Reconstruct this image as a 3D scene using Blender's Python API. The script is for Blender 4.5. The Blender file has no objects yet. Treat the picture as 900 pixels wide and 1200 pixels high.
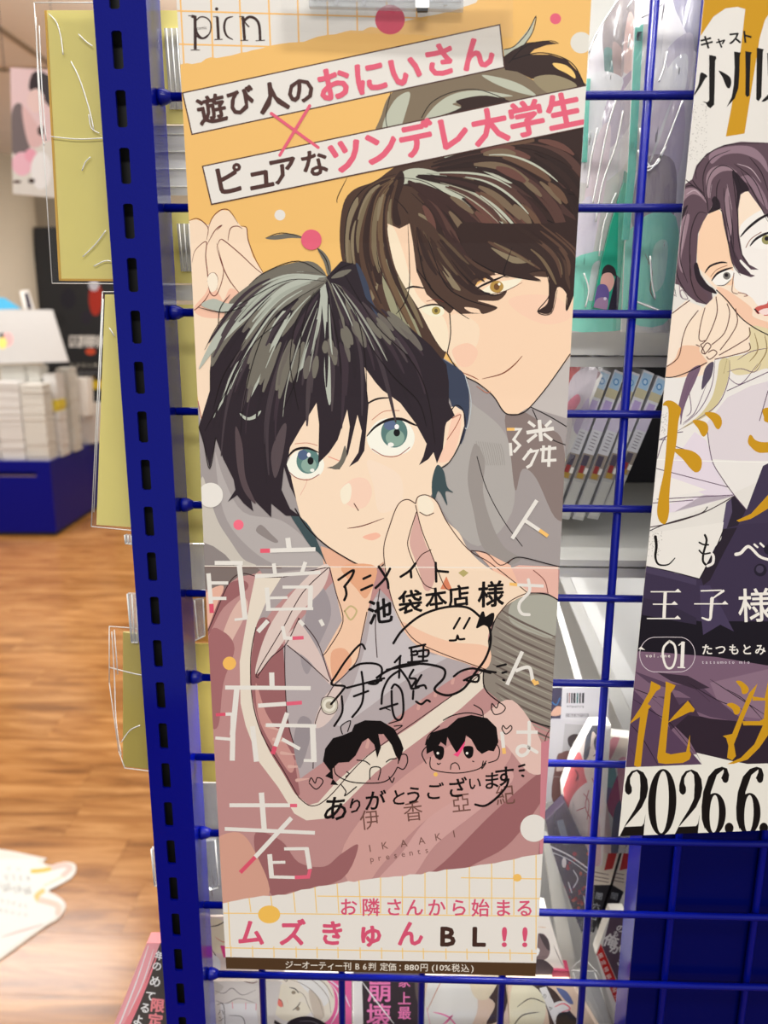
import bpy, math, random
from mathutils import Vector
from mathutils.geometry import tessellate_polygon
scene = bpy.context.scene
COL = scene.collection
R = random.Random(7)

# ---------------------------------------------------------------- camera
F = 950.0                                   # focal length in pixels of a 900 x 1200 frame
TH, RO, YA = 0.23782, 0.00361, -0.02640     # pitch down, roll, yaw
CAM = Vector((0.08661, -0.42046, -0.15108))
_cy, _sy = math.cos(YA), math.sin(YA)
FW = Vector((_sy*math.cos(TH), _cy*math.cos(TH), -math.sin(TH)))
_r = Vector((_cy, -_sy, 0)); _u = _r.cross(FW)
RT = _r*math.cos(RO) + _u*math.sin(RO)
UP = -_r*math.sin(RO) + _u*math.cos(RO)
cd = bpy.data.cameras.new('camera'); cam = bpy.data.objects.new('camera', cd); COL.objects.link(cam)
from mathutils import Matrix
cam.matrix_world = Matrix(((RT.x, UP.x, -FW.x, CAM.x), (RT.y, UP.y, -FW.y, CAM.y), (RT.z, UP.z, -FW.z, CAM.z), (0, 0, 0, 1)))
cd.sensor_fit = 'VERTICAL'; cd.sensor_height = 36.0; cd.lens = F/1200*36.0
cd.clip_start = 0.02; cd.clip_end = 60
cd.dof.use_dof = True; cd.dof.focus_distance = 0.425; cd.dof.aperture_fstop = 10.0
scene.camera = cam

# ---------------------------------------------------------------- light
FZ = CAM.z - 1.45           # floor height
CZ = FZ + 2.75              # ceiling height
w = bpy.data.worlds.new('store_ambient'); scene.world = w; w.use_nodes = True
bg = w.node_tree.nodes['Background']; bg.inputs[0].default_value = (1.0, 0.985, 0.965, 1); bg.inputs[1].default_value = 0.70
scene.view_settings.view_transform = 'Standard'; scene.view_settings.look = 'None'
scene.view_settings.exposure = -0.37; scene.view_settings.gamma = 1.0
scene.view_settings.use_curve_mapping = False
def area(name, loc, sx, sy, power, col=(1, .985, .962)):
    l = bpy.data.lights.new(name, 'AREA'); l.shape = 'RECTANGLE'; l.size = sx; l.size_y = sy
    l.energy = power; l.color = col
    o = bpy.data.objects.new(name, l); COL.objects.link(o); o.location = loc
    return o
area('ceiling_panel_light', (0.4, -2.3, CZ-.02), 1.6, .5, 85)
area('ceiling_panel_light', (0.3, -0.75, CZ-.02), 1.2, .25, 16)
area('ceiling_panel_light', (-1.3, -0.4, CZ-.02), 1.2, .3, 10)
area('ceiling_panel_light', (-2.0, 1.6, CZ-.02), 1.2, .35, 20)
area('ceiling_panel_light', (-2.4, 4.0, CZ-.02), 1.4, .6, 70)
area('ceiling_panel_light', (0.25, 0.24, CZ-.02), 1.0, .3, 14)
area('ceiling_panel_light', (-4.2, 2.6, CZ-.02), 1.4, .6, 50)
for x_, y_ in ((-.6, 2.6), (-4.6, 1.0), (-1.2, 6.2)):      # added fill lights out of view, to brighten the ceiling
    l_ = bpy.data.lights.new('added_fill_light', 'POINT'); l_.energy = 55; l_.shadow_soft_size = .15; l_.color = (1, .97, .92)
    o_ = bpy.data.objects.new('added_fill_light', l_); COL.objects.link(o_); o_.location = (x_, y_, CZ-.55)

# ---------------------------------------------------------------- helpers
def ray(px, py): return FW + RT*((px-450)/F) - UP*((py-600)/F)
def at(px, py, Y):
    d = ray(px, py); return CAM + d*((Y-CAM.y)/d.y)
def atz(px, py, z):
    d = ray(px, py); return CAM + d*((z-CAM.z)/d.z)
def lin(c):
    c = c/255.0
    return c/12.92 if c <= .04045 else ((c+.055)/1.055)**2.4
def S(t, gain=.93):
    return tuple(min(.93, lin(c)/gain) for c in t)
def material(name, col, rough=.5, metal=0., spec=.5, noise=0., nscale=40., bump=0., bscale=200., coat=0., stretch=None):
    m = bpy.data.materials.new(name); m.use_nodes = True; nt = m.node_tree; b = nt.nodes['Principled BSDF']
    c = S(col); b.inputs['Base Color'].default_value = (*c, 1); b.inputs['Roughness'].default_value = rough
    b.inputs['Metallic'].default_value = metal; b.inputs['Specular IOR Level'].default_value = spec
    b.inputs['Coat Weight'].default_value = coat; b.inputs['Coat Roughness'].default_value = .1; b.inputs['Coat IOR'].default_value = 1.28
    tc = nt.nodes.new('ShaderNodeTexCoord'); mp = nt.nodes.new('ShaderNodeMapping'); nt.links.new(tc.outputs['Object'], mp.inputs[0])
    if stretch: mp.inputs['Scale'].default_value = stretch
    n = nt.nodes.new('ShaderNodeTexNoise'); n.inputs['Scale'].default_value = nscale; n.inputs['Detail'].default_value = 3
    nt.links.new(mp.outputs[0], n.inputs['Vector'])
    mx = nt.nodes.new('ShaderNodeMix'); mx.data_type = 'RGBA'
    k = noise or .03
    mx.inputs[6].default_value = (*[max(0, v*(1-k)) for v in c], 1); mx.inputs[7].default_value = (*[min(1, v*(1+k)) for v in c], 1)
    nt.links.new(n.outputs['Fac'], mx.inputs[0]); nt.links.new(mx.outputs[2], b.inputs['Base Color'])
    if bump:
        n2 = nt.nodes.new('ShaderNodeTexNoise'); n2.inputs['Scale'].default_value = bscale; n2.inputs['Detail'].default_value = 2
        nt.links.new(mp.outputs[0], n2.inputs['Vector'])
        bp = nt.nodes.new('ShaderNodeBump'); bp.inputs['Strength'].default_value = bump; bp.inputs['Distance'].default_value = .002
        nt.links.new(n2.outputs['Fac'], bp.inputs['Height']); nt.links.new(bp.outputs[0], b.inputs['Normal'])
    return m
def clear_mat(name, tint=(1, 1, 1), gloss=.12, rough=.06, bscale=30., bump=.6, stretch=(1, 1, 1), milky=0., dist=.002):
    m = bpy.data.materials.new(name); m.use_nodes = True; nt = m.node_tree; nt.nodes.clear()
    out = nt.nodes.new('ShaderNodeOutputMaterial'); tr = nt.nodes.new('ShaderNodeBsdfTransparent'); tr.inputs[0].default_value = (*tint, 1)
    gl = nt.nodes.new('ShaderNodeBsdfGlossy'); gl.inputs['Roughness'].default_value = rough; gl.inputs[0].default_value = (.95, .95, .95, 1)
    tc = nt.nodes.new('ShaderNodeTexCoord'); mp = nt.nodes.new('ShaderNodeMapping'); mp.inputs['Scale'].default_value = stretch
    n = nt.nodes.new('ShaderNodeTexNoise'); n.inputs['Scale'].default_value = bscale; n.inputs['Detail'].default_value = 2.5; n.inputs['Distortion'].default_value = .6
    bp = nt.nodes.new('ShaderNodeBump'); bp.inputs['Strength'].default_value = bump; bp.inputs['Distance'].default_value = dist
    nt.links.new(tc.outputs['Object'], mp.inputs[0]); nt.links.new(mp.outputs[0], n.inputs[0]); nt.links.new(n.outputs['Fac'], bp.inputs['Height'])
    nt.links.new(bp.outputs[0], gl.inputs['Normal'])
    fr = nt.nodes.new('ShaderNodeFresnel'); fr.inputs[0].default_value = 1.3; nt.links.new(bp.outputs[0], fr.inputs['Normal'])
    ad = nt.nodes.new('ShaderNodeMath'); ad.operation = 'ADD'; ad.inputs[1].default_value = gloss; ad.use_clamp = True
    nt.links.new(fr.outputs[0], ad.inputs[0])
    mx = nt.nodes.new('ShaderNodeMixShader'); nt.links.new(ad.outputs[0], mx.inputs[0]); nt.links.new(tr.outputs[0], mx.inputs[1]); nt.links.new(gl.outputs[0], mx.inputs[2])
    last = mx
    if milky:
        df = nt.nodes.new('ShaderNodeBsdfDiffuse'); df.inputs[0].default_value = (.85, .85, .87, 1)
        m2 = nt.nodes.new('ShaderNodeMixShader'); m2.inputs[0].default_value = milky
        nt.links.new(mx.outputs[0], m2.inputs[1]); nt.links.new(df.outputs[0], m2.inputs[2]); last = m2
    nt.links.new(last.outputs[0], out.inputs[0])
    return m
def print_mat():
    m = bpy.data.materials.new('printed_ink'); m.use_nodes = True; nt = m.node_tree; b = nt.nodes['Principled BSDF']
    a = nt.nodes.new('ShaderNodeAttribute'); a.attribute_name = 'ink'; nt.links.new(a.outputs['Color'], b.inputs['Base Color'])
    b.inputs['Roughness'].default_value = .45; b.inputs['Specular IOR Level'].default_value = .18
    return m
INK = print_mat()
def tag(o, label=None, cat=None, group=None, kind=None):
    if label: o['label'] = label
    if cat: o['category'] = cat
    if group: o['group'] = group
    if kind: o['kind'] = kind
    return o
def empty(name, loc, label, cat, group=None):
    o = bpy.data.objects.new(name, None); COL.objects.link(o); o.location = loc; o.empty_display_size = .01
    return tag(o, label, cat, group)
def link(name, verts, faces, mat, parent=None, smooth=False):
    """one mesh object; verts are world coordinates, origin put at parent or at first vert"""
    org = Vector(parent.location) if parent is not None and parent.parent is None else Vector((0, 0, 0))
    if parent is not None and parent.parent is not None: org = Vector(parent.parent.location) + Vector(parent.location)
    own = Vector((0, 0, 0))
    if parent is None: own = sum((Vector(v) for v in verts), Vector())/max(1, len(verts))
    me = bpy.data.meshes.new(name); me.from_pydata([tuple(Vector(v)-org-own) for v in verts], [], faces); me.update()
    if mat: me.materials.append(mat)
    if smooth:
        me.polygons.foreach_set('use_smooth', [True]*len(me.polygons))
    o = bpy.data.objects.new(name, me); COL.objects.link(o); o.location = own
    if parent is not None: o.parent = parent
    return o
def boxvf(a, b):
    x0, y0, z0 = a; x1, y1, z1 = b
    v = [(x0,y0,z0),(x1,y0,z0),(x1,y1,z0),(x0,y1,z0),(x0,y0,z1),(x1,y0,z1),(x1,y1,z1),(x0,y1,z1)]
    f = [(0,3,2,1),(4,5,6,7),(0,1,5,4),(1,2,6,5),(2,3,7,6),(3,0,4,7)]
    return v, f
def box(name, a, b, mat, parent=None):
    v, f = boxvf(a, b); return link(name, v, f, mat, parent)
def extrude(front, vec):
    """closed prism: front = list of Vectors (planar), pushed along vec"""
    n = len(front); v = [Vector(p) for p in front] + [Vector(p)+Vector(vec) for p in front]
    tris = tessellate_polygon([[Vector(p) for p in front]])
    f = [tuple(t) for t in tris] + [tuple(n+i for i in reversed(t)) for t in tris]
    f += [(i, (i+1) % n, n+(i+1) % n, n+i) for i in range(n)]
    # make winding outward-ish
    return v, f
def slab(name, pts, Y, thick, mat, parent=None, vec=None):
    fr = [at(x, y, Y) for x, y in P(pts)]
    v, f = extrude(fr, vec or (0, thick, 0)); o = link(name, v, f, mat, parent)
    import bmesh
    bm = bmesh.new(); bm.from_mesh(o.data); bmesh.ops.recalc_face_normals(bm, faces=bm.faces); bm.to_mesh(o.data); bm.free()
    return o
def tube(name, pts, r, mat, parent=None, n=10, caps=True):
    pts = [Vector(p) for p in pts]; V = []; Fc = []
    rs = r if isinstance(r, (list, tuple)) else [r]*len(pts)
    for i, p in enumerate(pts):
        d = (pts[min(i+1, len(pts)-1)]-pts[max(i-1, 0)]).normalized()
        a = d.cross(Vector((0.123, .31, .95)) if abs(d.z) < .9 else Vector((1, .1, 0))).normalized(); b = d.cross(a)
        for k in range(n):
            t = 2*math.pi*k/n; V.append(p + a*(rs[i]*math.cos(t)) + b*(rs[i]*math.sin(t)))
    for i in range(len(pts)-1):
        for k in range(n):
            k2 = (k+1) % n; Fc.append((i*n+k, i*n+k2, (i+1)*n+k2, (i+1)*n+k))
    if caps: Fc.append(tuple(reversed(range(n)))); Fc.append(tuple((len(pts)-1)*n+k for k in range(n)))
    return link(name, V, Fc, mat, parent, True)
def P(s):
    if not isinstance(s, str): return [tuple(p) for p in s]
    return [tuple(float(t) for t in q.split(',')) for q in s.split()]
def crm(pts, closed, k=5):
    n = len(pts)
    if n < 3: return pts
    out = []
    rng = range(n) if closed else range(n-1)
    for i in rng:
        if closed: p0, p1, p2, p3 = pts[(i-1) % n], pts[i], pts[(i+1) % n], pts[(i+2) % n]
        else: p0, p1, p2, p3 = pts[max(i-1, 0)], pts[i], pts[i+1], pts[min(i+2, n-1)]
        for j in range(k):
            t = j/k
            out.append(tuple(.5*((2*b)+(-a+c)*t+(2*a-5*b+4*c-d)*t*t+(-a+3*b-3*c+d)*t**3) for a, b, c, d in zip(p0, p1, p2, p3)))
    if not closed: out.append(tuple(pts[-1]))
    return out

# ---------------------------------------------------------------- flat print
_glyph = {}
def glyph(ch, bold):
    k = (ch, bold)
    if k not in _glyph:
        c = bpy.data.curves.new('g', 'FONT'); c.body = ch; c.resolution_u = 2; c.offset = bold
        o = bpy.data.objects.new('g', c); COL.objects.link(o)
        dg = bpy.context.evaluated_depsgraph_get()
        me = bpy.data.meshes.new_from_object(o.evaluated_get(dg))
        vs = [(v.co.x, v.co.y) for v in me.vertices]; fs = [tuple(p.vertices) for p in me.polygons]
        bpy.data.objects.remove(o); bpy.data.meshes.remove(me); bpy.data.curves.remove(c)
        xs = [v[0] for v in vs] or [0, 1]
        _glyph[k] = (vs, fs, (min(xs)+max(xs))/2, min(xs), max(xs))
    return _glyph[k]
def clip(poly, a, b, c):
    """keep the part of poly with a*u+b*v+c >= 0"""
    out = []; n = len(poly)
    for i in range(n):
        p, q = poly[i], poly[(i+1) % n]
        dp = a*p[0]+b*p[1]+c; dq = a*q[0]+b*q[1]+c
        if dp >= 0: out.append(p)
        if (dp >= 0) != (dq >= 0):
            t = dp/(dp-dq); out.append((p[0]+(q[0]-p[0])*t, p[1]+(q[1]-p[1])*t))
    return out if len(out) > 2 else []
class Print:
    """ink laid on a sheet: shapes are given where the photograph shows them and found on the sheet's own plane"""
    STEP = 2e-6
    def __init__(s, O, U, V, outline=None, bend=None, cuts=()):
        s.O, s.U, s.V = Vector(O), Vector(U).normalized(), Vector(V).normalized(); s.N = s.U.cross(s.V).normalized()
        s.bend = bend; s.cuts = list(cuts); s.boxes = []; s.gain = .93; s.groups = {}; s.g = 'printed_picture'
        s.outline = outline   # convex, uv, ccw
    def uv(s, p):
        d = ray(*p); O = s.O
        for k in range(4 if s.bend else 1):
            t = (O-CAM).dot(s.N)/d.dot(s.N); q = CAM+d*t-s.O; u, v = q.dot(s.U), q.dot(s.V)
            if s.bend: O = s.O + s.N*s.bend(v)
        return (u, v)
    def set_outline(s, px):
        o = [s.uv(p) for p in P(px)]
        ar = sum(o[i][0]*o[(i+1) % len(o)][1]-o[(i+1) % len(o)][0]*o[i][1] for i in range(len(o)))
        s.outline = o if ar > 0 else o[::-1]; return s
    def xyz(s, uv, h): return s.O + s.U*uv[0] + s.V*uv[1] + s.N*(h+(s.bend(uv[1]) if s.bend else 0))
    def add(s, col, polys):      # convex polys in uv
        V, Fc, Cc = s.groups.setdefault(s.g, ([], [], [])); c = S(col, s.gain)
        us = [t[0] for q in polys for t in q]; vs_ = [t[1] for q in polys for t in q]
        if not us: return
        bb = (min(us), min(vs_), max(us), max(vs_)); lay = 1
        for b in s.boxes:
            if b[4] >= lay and b[0] < bb[2] and b[2] > bb[0] and b[1] < bb[3] and b[3] > bb[1]: lay = b[4]+1
        s.boxes.append((*bb, lay)); h = lay*s.STEP + 2e-5
        for p in polys:
            if s.outline:
                n = len(s.outline)
                for i in range(n):
                    a, b = s.outline[i], s.outline[(i+1) % n]
                    A, B = -(b[1]-a[1]), b[0]-a[0]
                    p = clip(p, A, B, -(A*a[0]+B*a[1]))
                    if not p: break
            if not p: continue
            parts = [p]
            for z in s.cuts:
                nx = []
                for q in parts:
                    for r in (clip(q, 0, 1, -z), clip(q, 0, -1, z)):
                        if r: nx.append(r)
                parts = nx
            for q in parts:
                ar = abs(sum(q[i][0]*q[(i+1) % len(q)][1]-q[(i+1) % len(q)][0]*q[i][1] for i in range(len(q))))
                if ar < 1e-11: continue
                k = len(V); V.extend(s.xyz(t, h) for t in q); Fc.append(tuple(range(k, k+len(q)))); Cc.append(c)
    def poly(s, col, pts, smooth=False, k=5):
        pts = P(pts)
        if smooth: pts = crm(pts, True, k)
        uv = [s.uv(p) for p in pts]
        tr = tessellate_polygon([[Vector((u, v, 0)) for u, v in uv]])
        s.add(col, [[uv[i] for i in t] for t in tr])
    def circ(s, col, x, y, rx, ry=None):
        ry = ry or rx; n = 28
        s.add(col, [[s.uv((x+rx*math.cos(2*math.pi*i/n), y+ry*math.sin(2*math.pi*i/n))) for i in range(n)]])
    def stroke(s, col, pts, w, w2=None, smooth=True, taper=False, cap=True, k=5):
        pts = P(pts)
        if smooth and len(pts) > 2: pts = crm(pts, False, k)
        n = len(pts); L = []; Rr = []; ws = []
        for i in range(n):
            t = i/max(1, n-1); ww = w+(w2-w)*t if w2 is not None else w
            if taper: ww *= max(.08, math.sin(math.pi*(.06+.88*t))**.7)
            ws.append(ww/2)
            a = pts[max(i-1, 0)]; b = pts[i]; c = pts[min(i+1, n-1)]
            d1 = (b[0]-a[0], b[1]-a[1]); d2 = (c[0]-b[0], c[1]-b[1])
            l1 = math.hypot(*d1) or 1; l2 = math.hypot(*d2) or 1
            if i == 0: d1, l1 = d2, l2
            if i == n-1: d2, l2 = d1, l1
            n1 = (-d1[1]/l1, d1[0]/l1); n2 = (-d2[1]/l2, d2[0]/l2)
            m = (n1[0]+n2[0], n1[1]+n2[1]); ml = math.hypot(*m)
            if ml < .3: m = n1; sc = 1
            else: m = (m[0]/ml, m[1]/ml); sc = min(1.6, 1/max(.3, m[0]*n1[0]+m[1]*n1[1]))
            L.append((b[0]+m[0]*ws[i]*sc, b[1]+m[1]*ws[i]*sc)); Rr.append((b[0]-m[0]*ws[i]*sc, b[1]-m[1]*ws[i]*sc))
        polys = []
        for i in range(n-1):
            q = [L[i], L[i+1], Rr[i+1], Rr[i]]; polys.append([s.uv(t) for t in (q[0], q[1], q[2])]); polys.append([s.uv(t) for t in (q[0], q[2], q[3])])
        if cap:
            for e, j in ((0, 1), (n-1, n-2)):
                if ws[e] < .35: continue
                dx, dy = pts[e][0]-pts[j][0], pts[e][1]-pts[j][1]; a0 = math.atan2(dy, dx)
                polys.append([s.uv((pts[e][0]+ws[e]*math.cos(a0-math.pi/2+math.pi*q/6), pts[e][1]+ws[e]*math.sin(a0-math.pi/2+math.pi*q/6))) for q in range(7)])
        s.add(col, polys)
    def text(s, col, ch, x, y, size, ang=0, bold=0., sx=1., shear=0., cy=.38):
        """one glyph centred on x, y"""
        vs, fs, cx, _, _ = glyph(ch, 0); a = math.radians(ang); ca, sa = math.cos(a), math.sin(a)
        r = max(0, bold)*size*.8; n = 0 if r < .08 else (6 if r < .8 else 8)      # a heavier weight is the glyph printed again, slightly shifted
        for ox, oy in [(0, 0)]+[(r*math.cos(2*math.pi*i/n), r*math.sin(2*math.pi*i/n)) for i in range(n)]:
            o = []
            for gx, gy in vs:
                yy = (gy-cy)*size; xx = (gx-cx)*size*sx + shear*yy
                o.append(s.uv((x + ox + xx*ca - yy*sa, y + oy - xx*sa - yy*ca)))
            s.add(col, [[o[i] for i in f] for f in fs])
    def line(s, col, txt, x0, y0, x1, y1, size, bold=0., sx=1., ang=None, shear=0., cy=.38):
        """characters spread evenly between two centres"""
        n = len(txt)
        if ang is None: ang = math.degrees(math.atan2(-(y1-y0), x1-x0))
        for i, c in enumerate(txt):
            t = i/max(1, n-1)
            if c != ' ': s.text(col, c, x0+(x1-x0)*t, y0+(y1-y0)*t, size, ang, bold, sx, shear, cy)
    def words(s, col, txt, x0, y0, x1, y1, size, bold=0., sx=1., cy=.35):
        """proportional latin text from (x0,y0) to (x1,y1)"""
        vs, fs, cx, a, b = glyph(txt, min(bold, .015)); L = math.hypot(x1-x0, y1-y0); k = L/(b-a); ca, sa = (x1-x0)/L, (y1-y0)/L; o = []
        for gx, gy in vs:
            xx = (gx-a)*k; yy = (gy-cy)*size
            o.append(s.uv((x0+xx*ca+yy*sa, y0+xx*sa-yy*ca)))
        s.add(col, [[o[i] for i in f] for f in fs])
    def flush(s, parent, mat=None):
        out = []
        if parent.type == 'EMPTY':                     # print belongs to the sheet or cover it is on
            for ch in parent.children:
                if ch.name.split('.')[0] in ('paper_sheet', 'board', 'cover', 'art_board'): parent = ch; break
        for g, (V, Fc, Cc) in s.groups.items():
            if not Fc: continue
            o = link(g, V, Fc, mat or INK, parent)
            at_ = o.data.attributes.new('ink', 'FLOAT_COLOR', 'FACE')
            at_.data.foreach_set('color', [c for col in Cc for c in (*col, 1.0)])
            out.append(o)
        return out
# ---------------------------------------------------------------- materials
M_BLUE = material('blue_enamel', (0, 8, 116), rough=.45, spec=.04, coat=1., bump=.05, bscale=900)
M_WIRE = material('blue_wire_enamel', (0, 12, 116), rough=.35, spec=.15, coat=.6)
M_PANEL = material('navy_panel_enamel', (0, 6, 74), rough=.4, spec=.05, coat=.4)
M_PLINTH = material('plinth_blue', (6, 10, 112), rough=.4, spec=.15)
M_WHITE = material('white_shelf_enamel', (205, 205, 200), rough=.35)
M_GREY = material('pale_grey_metal', (204, 204, 201), rough=.4)
M_PAPER = material('white_paper', (222, 219, 212), rough=.5)
M_CARD = material('yellow_board', (226, 214, 128), rough=.5, noise=.05, nscale=25, coat=.3)
M_CARD2 = material('olive_board', (178, 162, 84), rough=.5, noise=.06, nscale=25)
M_CARDEDGE = material('orange_board_edge', (205, 160, 60), rough=.5)
M_CLEAR = clear_mat('clear_film', gloss=.0, rough=.1, bscale=28, bump=.5, stretch=(1, 1, .35))
M_CRINKLE = clear_mat('crinkled_film', gloss=.02, rough=.14, bscale=60, bump=1.0, stretch=(1.6, 1, .4), milky=.05, dist=.005)
M_ACRYL = clear_mat('clear_acrylic', tint=(.93, .95, .96), gloss=.06, rough=.05, bscale=8, bump=.2, milky=.22)
M_EDGE_GLINT = material('film_edge_and_glint', (225, 225, 220), rough=.3)  # film edges, and pale tubes that stand in for glare
M_CHROME = material('polished_metal', (200, 200, 200), rough=.2, metal=1.)
M_BLACK = material('matt_black', (14, 13, 14), rough=.5)
M_WALL = material('cream_wall', (205, 194, 174), rough=.7)
M_CEIL = material('ceiling_board', (232, 224, 210), rough=.8, noise=.05, nscale=3)

# wood: grain runs along x, each plank a little different
def wood_mat():
    m = bpy.data.materials.new('wood_plank'); m.use_nodes = True; nt = m.node_tree; b = nt.nodes['Principled BSDF']
    g = nt.nodes.new('ShaderNodeNewGeometry'); oi = nt.nodes.new('ShaderNodeObjectInfo')
    ad = nt.nodes.new('ShaderNodeVectorMath'); ad.operation = 'MULTIPLY_ADD'; ad.inputs[1].default_value = (1.1, 9, 1); 
    cb = nt.nodes.new('ShaderNodeCombineXYZ'); mu = nt.nodes.new('ShaderNodeMath'); mu.operation = 'MULTIPLY'; mu.inputs[1].default_value = 40
    nt.links.new(oi.outputs['Random'], mu.inputs[0]); nt.links.new(mu.outputs[0], cb.inputs[0]); nt.links.new(mu.outputs[0], cb.inputs[1])
    nt.links.new(g.outputs['Position'], ad.inputs[0]); nt.links.new(cb.outputs[0], ad.inputs[2])
    n = nt.nodes.new('ShaderNodeTexNoise'); n.inputs['Scale'].default_value = 2.6; n.inputs['Detail'].default_value = 7; n.inputs['Roughness'].default_value = .62; n.inputs['Distortion'].default_value = .7
    nt.links.new(ad.outputs[0], n.inputs['Vector'])
    r = nt.nodes.new('ShaderNodeValToRGB'); e = r.color_ramp.elements
    e[0].position = .28; e[0].color = (*S((112, 68, 28)), 1); e[1].position = .72; e[1].color = (*S((206, 154, 96)), 1)
    k = e.new(.48); k.color = (*S((166, 112, 58)), 1)
    nt.links.new(n.outputs['Fac'], r.inputs[0])
    hs = nt.nodes.new('ShaderNodeHueSaturation'); mr = nt.nodes.new('ShaderNodeMapRange'); mr.inputs[3].default_value = .94; mr.inputs[4].default_value = 1.06
    nt.links.new(oi.outputs['Random'], mr.inputs[0]); nt.links.new(mr.outputs[0], hs.inputs['Value']); nt.links.new(r.outputs[0], hs.inputs['Color'])
    nt.links.new(hs.outputs[0], b.inputs['Base Color']); b.inputs['Roughness'].default_value = .2; b.inputs['Specular IOR Level'].default_value = .45
    return m
M_WOOD = wood_mat()

# ---------------------------------------------------------------- floor, planks, walls, ceiling
fl = box('floor', (-8, -2.5, FZ-.06), (3.5, 9, FZ-.004), material('floor_screed', (95, 60, 28), rough=.8)); tag(fl, kind='structure')
fl.location = Vector(fl.location)
def plank(x, y, L, Wd, proto=[None]):
    if proto[0] is None:
        v, f = boxvf((0, 0, 0), (1, 1, 1)); b = .006
        me = bpy.data.meshes.new('plank'); me.from_pydata([(a, c, d) for a, c, d in v], [], f); me.materials.append(M_WOOD); proto[0] = me
    o = bpy.data.objects.new('plank', proto[0]); COL.objects.link(o); o.parent = fl
    o.location = Vector((x, y, FZ-.0045))-fl.location; o.scale = (L-.0008, Wd-.0008, .0045)
    return o
PW = .183
p0 = atz(99, 937, FZ).y
row = int((.3-p0)/PW)
y = p0 + row*PW
while y < 7.0:
    L = .93 if y > 1.2 else .93; off = ((row*0.37) % 1)*L
    if row == -1: off = (atz(86, 960, FZ).x) % L
    if row == -3: off = (atz(146, 1085, FZ).x) % L
    xr = .9; xl = -.62*(y+.42)*1.05-.5
    x = math.floor((xl-off)/L)*L+off
    while x < xr:
        plank(x, y, L, PW); x += L
    y += PW; row += 1
tag(box('ceiling', (-8, -2.5, CZ), (3.5, 9, CZ+.05), M_CEIL), kind='structure')
tag(box('wall_back', (-8, 8.2, FZ), (3.5, 8.3, CZ), M_WALL), kind='structure')
tag(box('wall_left', (-8.1, -2.5, FZ), (-8, 8.3, CZ), M_WALL), kind='structure')
q = atz(2, 66, CZ)
hx, hy = q.x, q.y
ht = empty('ceiling_hatch', (hx, hy, CZ-.01), 'square flush hatch frame in the beige ceiling at top left corner', 'ceiling hatch')
for a, b in (((hx-.5, hy-.5, CZ-.012), (hx+.22, hy-.47, CZ-.0005)), ((hx-.5, hy+.2, CZ-.012), (hx+.22, hy+.23, CZ-.0005)), ((hx-.5, hy-.47, CZ-.012), (hx-.47, hy+.2, CZ-.0005)), ((hx+.19, hy-.47, CZ-.012), (hx+.22, hy+.2, CZ-.0005))):
    box('frame_strip', a, b, material('hatch_frame', (150, 134, 112)), ht)

# column on the left behind
cpt = at(12, 330, 4.3)
cyl = []
tube('c', [(0, 0, 0), (0, 0, 1)], .1, M_WALL) if False else None
cx = at(40, 300, 7.0).x - .5
col = tube('wall_column', [(cx, 7.0, FZ), (cx, 7.0, CZ)], .5, M_WALL, n=40); tag(col, kind='structure')

# ---------------------------------------------------------------- things in the distance at left
A = atz(66.7, 628.7, FZ); B = atz(106.7, 602, FZ); dtop = at(60, 540.7, A.y).z
C0 = Vector((A.x-1.9, A.y-.04, FZ))
pl = empty('display_plinth', (A.x-.6, A.y+.5, FZ), 'low glossy blue display bench carrying stacks of white paperbacks', 'display bench')
# body with a recessed grip groove in its front
def wallstrip(name, pts, z0, z1, mat, par):
    v = [(x, y, z0) for x, y in pts] + [(x, y, z1) for x, y in pts]; n = len(pts)
    f = [(i, (i+1) % n, n+(i+1) % n, n+i) for i in range(n)] + [tuple(reversed(range(n))), tuple(range(n, 2*n))]
    return link(name, v, f, mat, par)
dx = Vector((A.x-C0.x, A.y-C0.y)).normalized()
foot = [(C0.x, C0.y), (A.x, A.y), (B.x, B.y), (B.x, B.y+.5), (C0.x, B.y+.5)]
def inset(d): return [(C0.x, C0.y+d), (A.x-d*.8, A.y+d), (B.x-d, B.y+d*.3), (B.x-d, B.y+.5-d), (C0.x, B.y+.5-d)]
H = dtop-FZ
wallstrip('kick_base', inset(.02), FZ+.0005, FZ+.03, M_BLACK, pl)
wallstrip('body', foot, FZ+.03, FZ+H*.80, M_PLINTH, pl)
wallstrip('grip_groove', [(C0.x, C0.y+.03), (A.x-.1, A.y+.03), (A.x-.1, A.y), (A.x, A.y), (B.x, B.y), (B.x, B.y+.5), (C0.x, B.y+.5)], FZ+H*.80, FZ+H*.865, M_PLINTH, pl)
wallstrip('groove_lip', [(C0.x, C0.y+.001), (A.x-.1, A.y+.001), (A.x-.1, A.y+.008), (C0.x, C0.y+.008)], FZ+H*.80, FZ+H*.815, M_CHROME, pl)
wallstrip('top_board', foot, FZ+H*.865, dtop, M_PLINTH, pl)

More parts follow.
